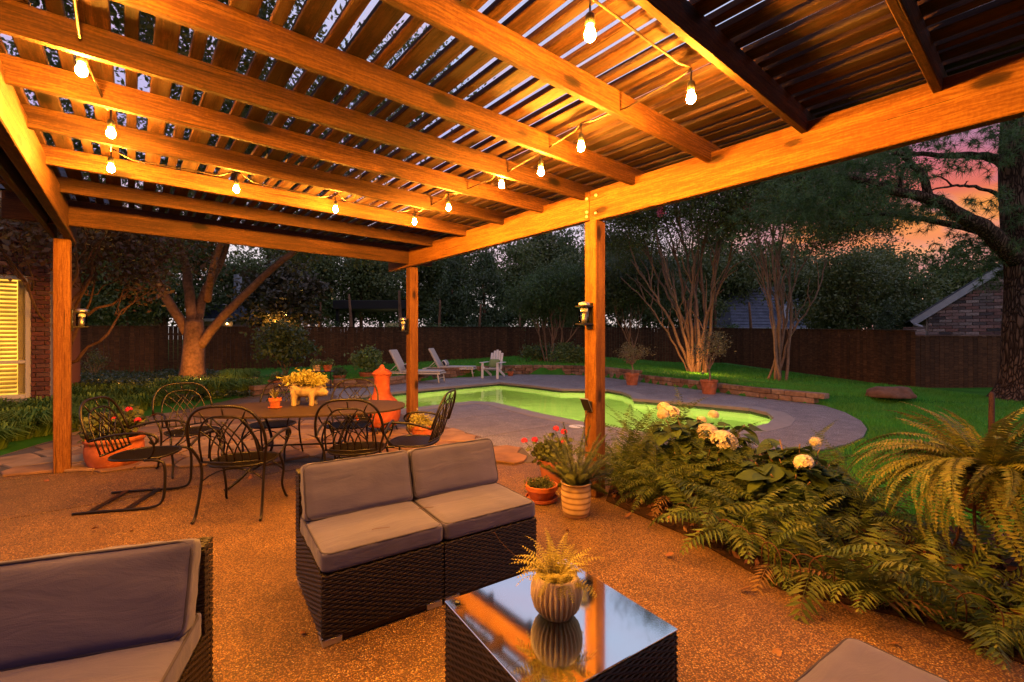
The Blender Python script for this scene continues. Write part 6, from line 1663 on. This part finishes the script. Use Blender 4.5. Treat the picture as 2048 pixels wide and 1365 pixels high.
# ---- solar lanterns on the posts
def lantern(label, loc, rz):
    o = thing('solar_lantern', label, 'lantern', loc, rz)        # sticks out along -y
    MB().box((0, -.004, 0), (.075, .012, .24), .002).build('back_plate', M['iron'], o)
    MB().box((0, -.075, .085), (.105, .13, .012), .002).build('bracket', M['iron'], o); MB().box((0, -.075, -.075), (.105, .13, .014), .002).build('bracket', M['iron'], o)
    MB().lathe([(.045, -.066), (.047, -.06), (.047, .05), (.040, .075)], 20, (0, -.078, 0)).build('glass_shade', M['glass'], o, smooth=True)
    MB().lathe([(.052, .088), (.054, .096), (.050, .118), (.02, .126), (0, .127)], 20, (0, -.078, 0)).build('cap', M['steel'], o, smooth=True)
    MB().lathe([(.030, .035), (.034, .04), (.034, .072), (0, .072)], 14, (0, -.078, 0)).build('lamp_head', M['white'], o)
    MB().lathe([(.022, -.066), (.024, -.03), (.012, .03), (0, .034)], 12, (0, -.078, 0)).build('reflector', M['alu'], o, smooth=True)
    return o
va = math.atan2(V2.y, V2.x)
def onpost(x, y, z, side):       # side: 'v' face towards -V (left), 'u' face towards -U (camera right), '+v'
    if side == 'v': return pw(x - PS / 2 - .005, y, z), va - R(90)
    if side == '+v': return pw(x + PS / 2 + .005, y, z), va + R(90)
    return pw(x, y - PS / 2 - .005, z), va
loc_, rz_ = onpost(0, 0, D(0, 633, PO.y).z, 'v'); lantern('glass solar lantern on the middle pergola post', loc_, rz_)
loc_, rz_ = onpost(0, far_y, D(0, 653, 6.95).z, 'v'); lantern('glass solar lantern on the far pergola post', loc_, rz_)
loc_, rz_ = onpost(XL, LP.y, D(0, 640, 4.94).z, '+v'); lantern('glass solar lantern on the left pergola post', loc_, rz_)
# small solar spotlight clipped to the middle post
loc_, rz_ = onpost(0, 0, D(0, 812, PO.y).z, 'v'); so = thing('solar_spotlight', 'small solar spotlight clipped low on the middle post', 'spotlight', loc_, rz_)
MB().box((0, -.006, 0), (.05, .012, .10), .002).build('clip', M['plastic'], so)
MB().box((0, 0, 0), (.085, .012, .125), .003).build('solar_panel', M['plastic'], so, (0, -.055, .02), (R(28), 0, 0))
MB().box((0, 0, 0), (.095, .008, .135), .002).build('panel_frame', M['steel'], so, (0, -.049, .02), (R(28), 0, 0))
MB().tube(bez((0, -.03, -.04), (0, -.10, -.12), (0, -.09, -.26), (0, -.03, -.36), 10), .005, 5).build('cable', M['plastic'], so, smooth=True)

# ---- fallen leaves on the patio and cushions' litter
lf = [ovate(.05, .017, M['dead'], 'fallen_leaf', .5), ovate(.065, .02, M['dead'], 'fallen_leaf', -.4)]
rr = random.Random(99)
for i, (px, py) in enumerate(((1640, 1238), (1705, 1226), (268, 1060), (190, 1058), (600, 1268), (1330, 1110), (1140, 1060), (1480, 1180), (1560, 1300), (330, 900), (90, 960), (1250, 1035), (1800, 1290), (500, 960))):
    tag(inst('fallen_leaf', lf[i % 2], None, G(px, py, .012), (rr.uniform(-.4, .4), rr.uniform(-.3, .3), rr.uniform(0, 6)), rr.uniform(.7, 1.2)), 'dry brown leaf lying on the patio', 'leaf', 'dry leaves on the patio')
for lab, q in (('thin dry twig on the left seat cushion of the loveseat', G(760, 1058, .458)), ('dry twig on the right seat cushion of the loveseat', G(850, 1017, .458))):
    mb = MB(); mb.tube(bez((-.04, 0, 0), (-.01, .012, .004), (.02, -.01, .003), (.05, .008, 0), 8), .0014, 4); tag(mb.build('twig', M['rust'], None, q, (0, 0, .3)), lab, 'twig')
